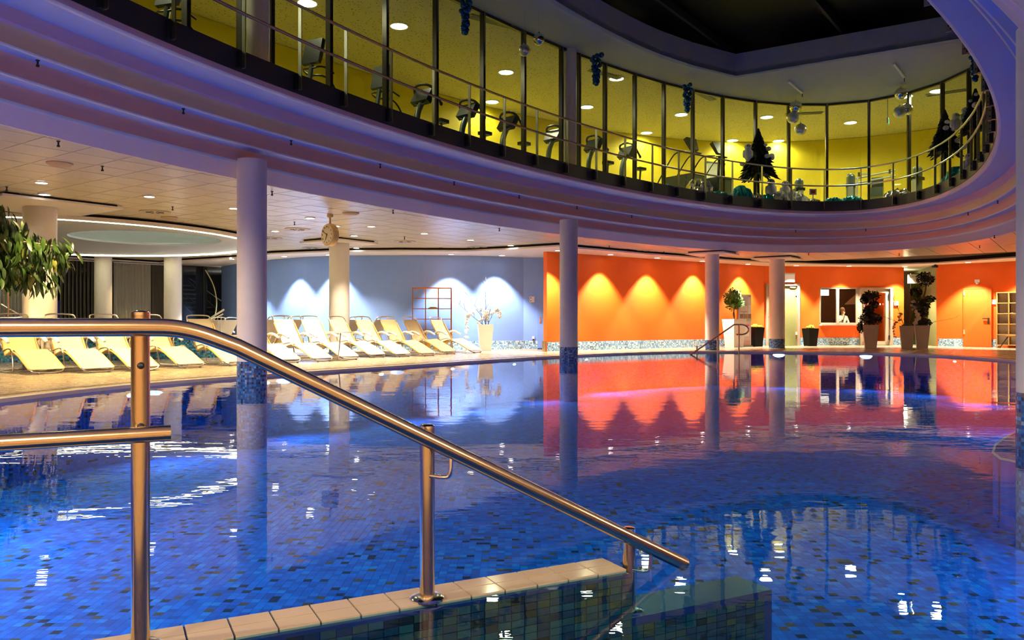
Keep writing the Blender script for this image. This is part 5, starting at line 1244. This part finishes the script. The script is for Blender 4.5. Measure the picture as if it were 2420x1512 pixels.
def ball(u, v, o_, r, m, lb):
    p = ring(t_for_u(u, o_), o_)[0]; z = zz(v, p.y); th = thing('hanging_ball', lb, 'ornament', (p.x, p.y, z), 0, 'hanging silver balls')
    obj('sphere', MB().sphere((0, 0, 0), r, 22, 14), m, th, smooth=True); obj('cap', MB().lathe([(.03, r - .01), (.03, r + .03)], 8), M_silver, th); obj('cord', MB().tube([(0, 0, r), (0, 0, ZG - z)], .005, 5), M_silver, th)
for u, v, m_, lb, o_ in ((1239, 119, M_baubm, 'matt silver ball left of the gallery column', .5), (1273, 93, M_baubs, 'mirror ball left of the gallery column', .2), (1881, 252, M_baubs, 'mirror ball over the far gallery, upper', .3), (1874, 278, M_baubm, 'matt silver ball over the far gallery, middle', .4), (1892, 306, M_baubm, 'matt silver ball over the far gallery, lowest', .45),
                          (2129, 221, M_baubs, 'mirror ball over the right gallery, upper', .3), (2126, 265, M_baubm, 'matt silver ball over the right gallery', .4), (2142, 259, M_baubs, 'mirror ball behind the matt ball at the right', .6)):
    p = ring(t_for_u(u, o_), o_)[0]; ball(u, v, o_, 14.0 * p.y / F, m_, lb)
for (u0, v0), (u1, v1), lb in (((1864, 190), (1896, 217), 'white batten holding the far silver balls'), ((2113, 148), (2137, 180), 'white batten holding the right silver balls')):
    a_, b_ = at(u0, v0, ZG), at(u1, v1, ZG); th = thing('ceiling_batten', lb, 'batten', (a_.x, a_.y, ZG), 0, 'ceiling battens'); d = b_ - a_
    obj('bar', MB().bar((0, 0, -.03), (d.x, d.y, -.03), .06, .05), M_trim, th); obj('hook', MB().tube([(d.x, d.y, -.05), (d.x, d.y, -.16)], .012, 6), M_bracket, th)
# ------------------------------------------------------------------ hanging clock
p = at(780, 507, ZT); ck = thing('hanging_clock', 'double sided round clock hanging from the ceiling on a yellow stem', 'clock', (p.x, p.y, ZT), 0)
n_ = Vector((-.683, -.73)).normalized(); az = atan2(n_.y, n_.x)
zc = zz(555, p.y) - ZT
obj('ceiling_rose', MB().lathe([(.065, 0), (.065, -.05), (.03, -.07)], 16), M_clock, ck); obj('stem', MB().tube([(0, 0, -.05), (0, 0, zc + .2)], .022, 10), M_clock, ck)
RX = Matrix.Rotation(az, 3, 'Z') @ Matrix.Rotation(pi / 2, 3, 'Y')          # local z of the lathe -> clock normal
def turn(mb): mb.v = [tuple(RX @ Vector(q) + Vector((0, 0, zc))) for q in mb.v]; return mb
obj('case', turn(MB().lathe([(.19, -.075), (.225, -.068), (.232, -.05), (.232, .05), (.225, .068), (.19, .075)], 40)), M_clock, ck, smooth=True)
fc = obj('face', turn(MB().lathe([(.205, .070), (.205, .078)], 40)), M_face, ck)
ex = Vector((-sin(az), cos(az), 0)); ez = Vector((0, 0, 1)); en = Vector((n_.x, n_.y, 0))
CO = Vector((0, 0, zc)) + en * .082
def hand(ang, l, w):
    d = ex * sin(ang) + ez * cos(ang); s_ = ex * cos(ang) - ez * sin(ang); a_ = CO - d * .03; b_ = CO + d * l
    return MB().add([a_ - s_ * w, a_ + s_ * w, b_ + s_ * w * .6, b_ - s_ * w * .6] + [q + en * .004 for q in (a_ - s_ * w, a_ + s_ * w, b_ + s_ * w * .6, b_ - s_ * w * .6)], [(0, 1, 2, 3), (4, 5, 6, 7), (0, 1, 5, 4), (1, 2, 6, 5), (2, 3, 7, 6), (3, 0, 4, 7)])
obj('hour_hand', hand(radians(203), .12, .008), M_ink, fc); obj('minute_hand', hand(radians(297), .17, .006), M_ink, fc); obj('second_hand', hand(radians(92), .16, .0025), M_paper, fc)
for h_ in range(1, 13):
    A = radians(30 * h_); q = CO + (ex * sin(A) + ez * cos(A)) * .165
    o = text(str(h_), .052, M_ink, fc, q, (pi / 2, 0, az + pi / 2), 'numeral')

# ------------------------------------------------------------------ hanging branch of the big plant at the left
rnd = random.Random(5)
pl = thing('indoor_tree', 'large indoor tree hanging a leafy branch in from the left', 'tree', (-9.95, 13.5, DK))
o0 = Vector((-9.95, 13.5, DK))
obj('trunk', MB().tube(bend([(0, 0, 0), (.1, 0, .9), (-.1, .05, 1.8), (.25, 0, 2.6), (.6, 0, 2.9)], 2), .07, 8, radii=None), M_bark, pl, smooth=True)
obj('tub', MB().lathe([(.32, 0), (.40, .5), (.36, .5), (.34, .45)], 20), M_potg, pl)
bra = [bend([(.25, 0, 2.5), (.9, -.1, 2.75), (1.5, -.1, 2.55), (1.75, -.1, 2.2)], 2), bend([(.25, 0, 2.3), (1.0, -.2, 2.2), (1.7, -.2, 2.25), (2.35, -.2, 2.15)], 2), bend([(.2, 0, 2.2), (.9, -.1, 2.0), (1.6, -.15, 1.95), (2.05, -.15, 1.75)], 2), bend([(.25, 0, 2.6), (.7, -.1, 2.95), (1.2, -.1, 2.9)], 2), bend([(.9, -.2, 2.3), (1.3, -.25, 2.0), (1.7, -.25, 1.7)], 2)]
bm_ = MB()
for b_ in bra: obj('branch', MB().tube(b_, .016, 6, radii=[.022 * (1 - .7 * k / (len(b_) - 1)) for k in range(len(b_))]), M_bark, pl, smooth=True)
def leaf_mesh(m, cv):
    mb = MB(); L, W = .30, .042
    pr = [(0, 0), (.25, .8), (.5, 1), (.78, .7), (1, 0)]
    for t, wv in pr: 
        c = Vector((L * t * cos(cv * t), 0, -L * t * sin(cv * t)))
        mb.v += [tuple(c + Vector((0, -W * wv, .006 * wv))), tuple(c - Vector((0, 0, .006 * wv))), tuple(c + Vector((0, W * wv, .006 * wv)))]
    for k in range(4):
        for j in range(2): q = k * 3 + j; mb.f.append((q, q + 1, q + 4, q + 3))
    me = mb.mesh('leaf', True); me.materials.append(m); return me
LM = [leaf_mesh(M_leaf, .3), leaf_mesh(M_leaf, .6), leaf_mesh(M_leafy, .4), leaf_mesh(M_leafy, .15)]
nl = 0; LS = MB()
for b_, n in zip(bra, (300, 330, 280, 140, 110)):
    for k in range(n):
        t = rnd.uniform(.12, 1.0); i = min(len(b_) - 2, int(t * (len(b_) - 1))); q = Vector(b_[i]).lerp(Vector(b_[i + 1]), rnd.random()) + Vector((rnd.uniform(-.20, .18), rnd.uniform(-.3, .3), rnd.uniform(-.26, .16)))
        me_ = LM[rnd.choice((0, 0, 1, 1, 2, 3))]; rot = (rnd.uniform(-.5, .5), rnd.uniform(.6, 1.5), rnd.uniform(-.9, .9) if rnd.random() < .6 else rnd.uniform(0, 2 * pi)); sc_l = rnd.uniform(.7, 1.0)
        if k % 4 == 0 and nl < 300:
            nl += 1; o = bpy.data.objects.new('leaf', me_); COL.objects.link(o); o.parent = pl; o.location = q; o.rotation_euler = rot; o.scale = (sc_l,) * 3
        else:
            Mx = Euler(rot).to_matrix() * sc_l; LS.add([Mx @ v_.co + q for v_ in me_.vertices], [tuple(f_.vertices) for f_ in me_.polygons])
o = obj('leaf', LS, M_leaf, pl, smooth=True, fix=False); o['kind'] = 'stuff'

# ------------------------------------------------------------------ steel rails at the back left
q = atd(20, 17.6); sr = thing('stair_rail', 'steel stair rail with looped ends behind the leftmost lounger', 'handrail', (q.x, q.y, DK))
obj('rail', MB().tube(bend([(-.5, 0, 1.62), (.30, 0, 1.62), (.42, 0, 1.55), (.42, 0, 1.05), (.32, 0, .98), (-.5, 0, .98)], 2), .022, 8), M_chrome, sr, smooth=True); obj('sloping_rail', MB().tube([(-.5, .1, 1.45), (.75, .1, .72)], .022, 8), M_chrome, sr); obj('sloping_rail', MB().tube([(.38, 0, 1.60), (.75, 0, 1.35)], .024, 8), M_chrome, sr)
for x in (-.25, 0.): obj('post', MB().tube([(x, 0, 0), (x, 0, 1.62)], .02, 8), M_steel, sr)
q = atd(486, 24.4); sr = thing('stair_rail', 'pale stair handrail rising beside the dark stairs', 'handrail', (q.x, q.y, DK))
obj('rail', MB().tube([(0, 0, .92), (.55, .05, 1.28)], .028, 8), M_lwhite, sr); obj('lower_rail', MB().tube([(.12, -.1, .92), (.55, -.05, 1.14)], .02, 8), M_lwhite, sr); obj('newel', MB().tube([(.06, -.05, 0), (.06, -.05, .98)], .035, 8), M_lwhite, sr)
for k in range(4): obj('baluster', MB().tube([(.2 + .1 * k, -.08, 0), (.2 + .1 * k, -.08, .96 + .05 * k)], .010, 6), M_lwhite, sr)

# ------------------------------------------------------------------ far pool handrail
a_, b_ = at(1632, 838, 0), at(1735, 833, 0)
hz = zz(767, 24.3)
fh = thing('pool_handrail', 'thin steel handrail descending into the far pool edge', 'handrail', (a_.x, a_.y, 0)); w0 = Vector((0, 0, 0)); t1 = at(1735, 800, hz) 
T1_ = atd(1735, 24.0) - a_; T1_.z = zz(767, 24.0); T2_ = atd(1762, 24.2) - a_; T2_.z = zz(767, 24.2); T3_ = T2_.copy(); T3_.z = zz(790, 24.2); T4_ = atd(1740, 24.0) - a_; T4_.z = T3_.z
E_ = atd(1771, 24.25) - a_; 
obj('rail', MB().tube([Vector((0, 0, -.12)) - T1_ * .10] + [Vector((0, 0, .0)), T1_] + bend([T1_, T2_, Vector((E_.x, E_.y, (T2_.z + T3_.z) / 2)), T3_, T4_], 2)[1:], .024, 8), M_steel, fh, smooth=True)
for uu, zt_ in ((1647, .09), (1696, None), (1746, None)):
    q = atd(uu, 23.8 if uu < 1700 else 24.0) - a_; k_ = (q.x / T1_.x); q.z = 0; ztop = min(T1_.z * k_, T1_.z)
    obj('post', MB().tube([(q.x, q.y, -1.0), (q.x, q.y, ztop)], .026, 8), M_steel, fh, smooth=True)

# ------------------------------------------------------------------ submerged step wall and near handrail
CD = Vector((cos(radians(27)), sin(radians(27)))); CN = Vector((-CD.y, CD.x)); CP = Vector((-.276, 2.57))      # front edge of the kerb
def cu(s, w): q = CP + CD * s + CN * w; return (q.x, q.y)
ZK = .006
kw = thing('step_wall', 'submerged tiled kerb wall carrying the near handrail', 'pool kerb', (CP.x, CP.y, -1.0), 0)
def loc(mb): mb.v = [(x - CP.x, y - CP.y, z + 1.0) for x, y, z in mb.v]; return mb
M_kerb = mat('wet_kerb_tile', (.47, .39, .30), .10, noise=.12, nscale=5)
S0, S1, S2 = -2.6, .80, 1.50
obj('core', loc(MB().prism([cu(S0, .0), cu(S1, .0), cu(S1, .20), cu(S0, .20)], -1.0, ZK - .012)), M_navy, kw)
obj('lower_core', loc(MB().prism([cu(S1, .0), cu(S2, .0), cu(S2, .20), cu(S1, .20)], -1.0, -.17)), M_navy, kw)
for s_ in range(27):
    for r_ in range(2):
        a0 = S0 + .126 * s_; b0 = min(a0 + .120, S1)
        if b0 - a0 < .02: continue
        w0_, w1_ = (.022, .098) if r_ == 0 else (.104, .18)
        obj('kerb_tile', loc(MB().prism([cu(a0, w0_), cu(b0, w0_), cu(b0, w1_), cu(a0, w1_)], ZK - .012, ZK)), M_kerb, kw)
mm = []
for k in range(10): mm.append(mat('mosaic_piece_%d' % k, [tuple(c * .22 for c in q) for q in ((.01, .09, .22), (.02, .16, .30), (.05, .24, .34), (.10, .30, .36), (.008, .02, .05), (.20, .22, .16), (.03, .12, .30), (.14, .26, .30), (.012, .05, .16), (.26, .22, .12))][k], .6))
ms_ = []
for k in range(10):
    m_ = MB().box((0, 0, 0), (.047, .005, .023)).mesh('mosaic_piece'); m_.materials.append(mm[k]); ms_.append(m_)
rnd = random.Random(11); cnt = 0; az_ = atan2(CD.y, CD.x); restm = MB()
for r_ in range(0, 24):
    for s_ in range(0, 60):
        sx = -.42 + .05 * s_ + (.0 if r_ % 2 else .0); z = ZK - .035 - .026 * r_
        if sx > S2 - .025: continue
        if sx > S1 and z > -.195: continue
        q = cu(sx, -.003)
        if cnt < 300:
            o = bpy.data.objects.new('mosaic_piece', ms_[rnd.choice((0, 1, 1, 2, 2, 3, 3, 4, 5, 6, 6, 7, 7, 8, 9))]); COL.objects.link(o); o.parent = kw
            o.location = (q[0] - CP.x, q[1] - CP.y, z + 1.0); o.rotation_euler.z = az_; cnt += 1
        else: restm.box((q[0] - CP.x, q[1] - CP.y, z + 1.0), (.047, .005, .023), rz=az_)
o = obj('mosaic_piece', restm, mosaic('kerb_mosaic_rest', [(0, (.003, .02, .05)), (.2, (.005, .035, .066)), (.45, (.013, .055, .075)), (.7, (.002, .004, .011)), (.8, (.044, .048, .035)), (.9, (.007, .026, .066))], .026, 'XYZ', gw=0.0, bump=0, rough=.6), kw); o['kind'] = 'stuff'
# handrail: posts stand on the kerb, rail runs on the near side of the posts
RP = lambda s, off, z: Vector((CP.x + CD.x * s + CN.x * off, CP.y + CD.y * s + CN.y * off, z))
hr_ = thing('pool_handrail', 'thick steel handrail in the foreground leading down into the water', 'handrail', (CP.x, CP.y, 0), 0)
def L0(v): return Vector((v.x - CP.x, v.y - CP.y, v.z))
PO, RO = .06, .012
r_ = .025
sb_ = -.70
zt = lambda s: .545 - .523 * s
path = [RP(-2.4, RO, .907), RP(sb_ - .16, RO, .907)] + [Vector(q) for q in bend([RP(sb_ - .15, RO, .907), RP(sb_ - .02, RO, .905), RP(sb_ + .12, RO, zt(sb_ + .12))], 3)][1:] + [RP(1.06, RO, zt(1.06))]
obj('top_rail', MB().tube([L0(q) for q in path], r_, 20), M_steel, hr_, smooth=True)
obj('lower_rail', MB().tube([L0(RP(-2.4, RO, .61)), L0(RP(-.76, RO, .61))], r_ * .9, 20), M_steel, hr_, smooth=True)
for k, (s_, ztop, zb_) in enumerate(((-.835, .945, ZK), (.025, .575, ZK), (.835, .14, -.17))):
    po = obj('post', MB().tube([L0(RP(s_, PO, zb_)), L0(RP(s_, PO, ztop))], r_, 20), M_steel, hr_, smooth=True)
    obj('end_cap', MB().lathe([(r_ * 1.02, -.004), (r_ * 1.02, .004), (r_ * .7, .009)], 18, L0(RP(s_, PO, ztop))), M_chrome, po, smooth=True)
    obj('flange', MB().lathe([(.058, 0), (.058, .006), (.048, .012), (.030, .013)], 28, L0(RP(s_, PO, zb_))), M_chrome, po, smooth=True)
    if k:
        zr = zt(s_)
        b = MB().tube([L0(q) for q in [Vector(x) for x in bend([RP(s_, PO - .02, zr - .115), RP(s_ + .055, RO + .01, zr - .125), RP(s_ + .065, RO, zr - .11), RP(s_ + .065, RO, zt(s_ + .065))], 2)]], .0075, 10); obj('bracket', b, M_chrome, po, smooth=True)
    else:
        for z in (.80, .63): obj('bolt', MB().sphere(L0(RP(s_, PO - .028, z)), .010, 10, 8), M_bracket, po)
# curved underwater steps by the right column
us_ = thing('underwater_steps', 'pale edged rounded steps under water at the right', 'steps', (4.6, 7.6, -1.0), 0)
for k, z in enumerate((.62, .80)):
    d = .75 * k
    P = [tuple(q) for q in chaikin([Vector(q) for q in ((3.2, 4.0), (2.6 + d, 3.2), (.02 + d, .35 + d * .2), (.15 + d, -.55 + d * .5), (1.6 + d, -1.6 + d), (3.4, .5))], 2)]
    obj('step', MB().prism(P, 0, z), M_pmos, us_); obj('nosing', MB().tube([(x, y, z) for x, y in P], .012, 6, closed=True), M_ed, us_, smooth=True)

# ------------------------------------------------------------------ single mosaic tiles of the near pool floor
cells = []
for i in range(-90, 70):
    for j in range(68, 165):
        x, y = (i + .5) * .062, (j + .5) * .062
        u, v = UC + F * x / y, VH + F * (HC - PZ) / y
        if -10 < u < 2430 and v < 1530 and inside((x, y), [tuple(q) for q in POOL]):
            hid = (Vector((x, y)) * (HC / (HC - PZ)) - CP).dot(CN) < .2 and u < 1700
            cells.append((v + (-2000 if hid else 0) - abs(u - 650) * .05, x, y))
cells.sort(reverse=True)
tf = MB().box((0, 0, .001), (.060, .060, .003)).mesh('floor_tile'); tf.materials.append(M_pmos)
for k, x, y in cells[:300]:
    o = bpy.data.objects.new('floor_tile', tf); COL.objects.link(o); o.parent = bs; o.location = (x, y, PZ + .0005)
fm_ = MB()
for k, x, y in cells[300:9000]: fm_.box((x, y, PZ + .0015), (.060, .060, .003))
o = obj('floor_tile', fm_, M_pmos, bs, fix=False); o['kind'] = 'stuff'
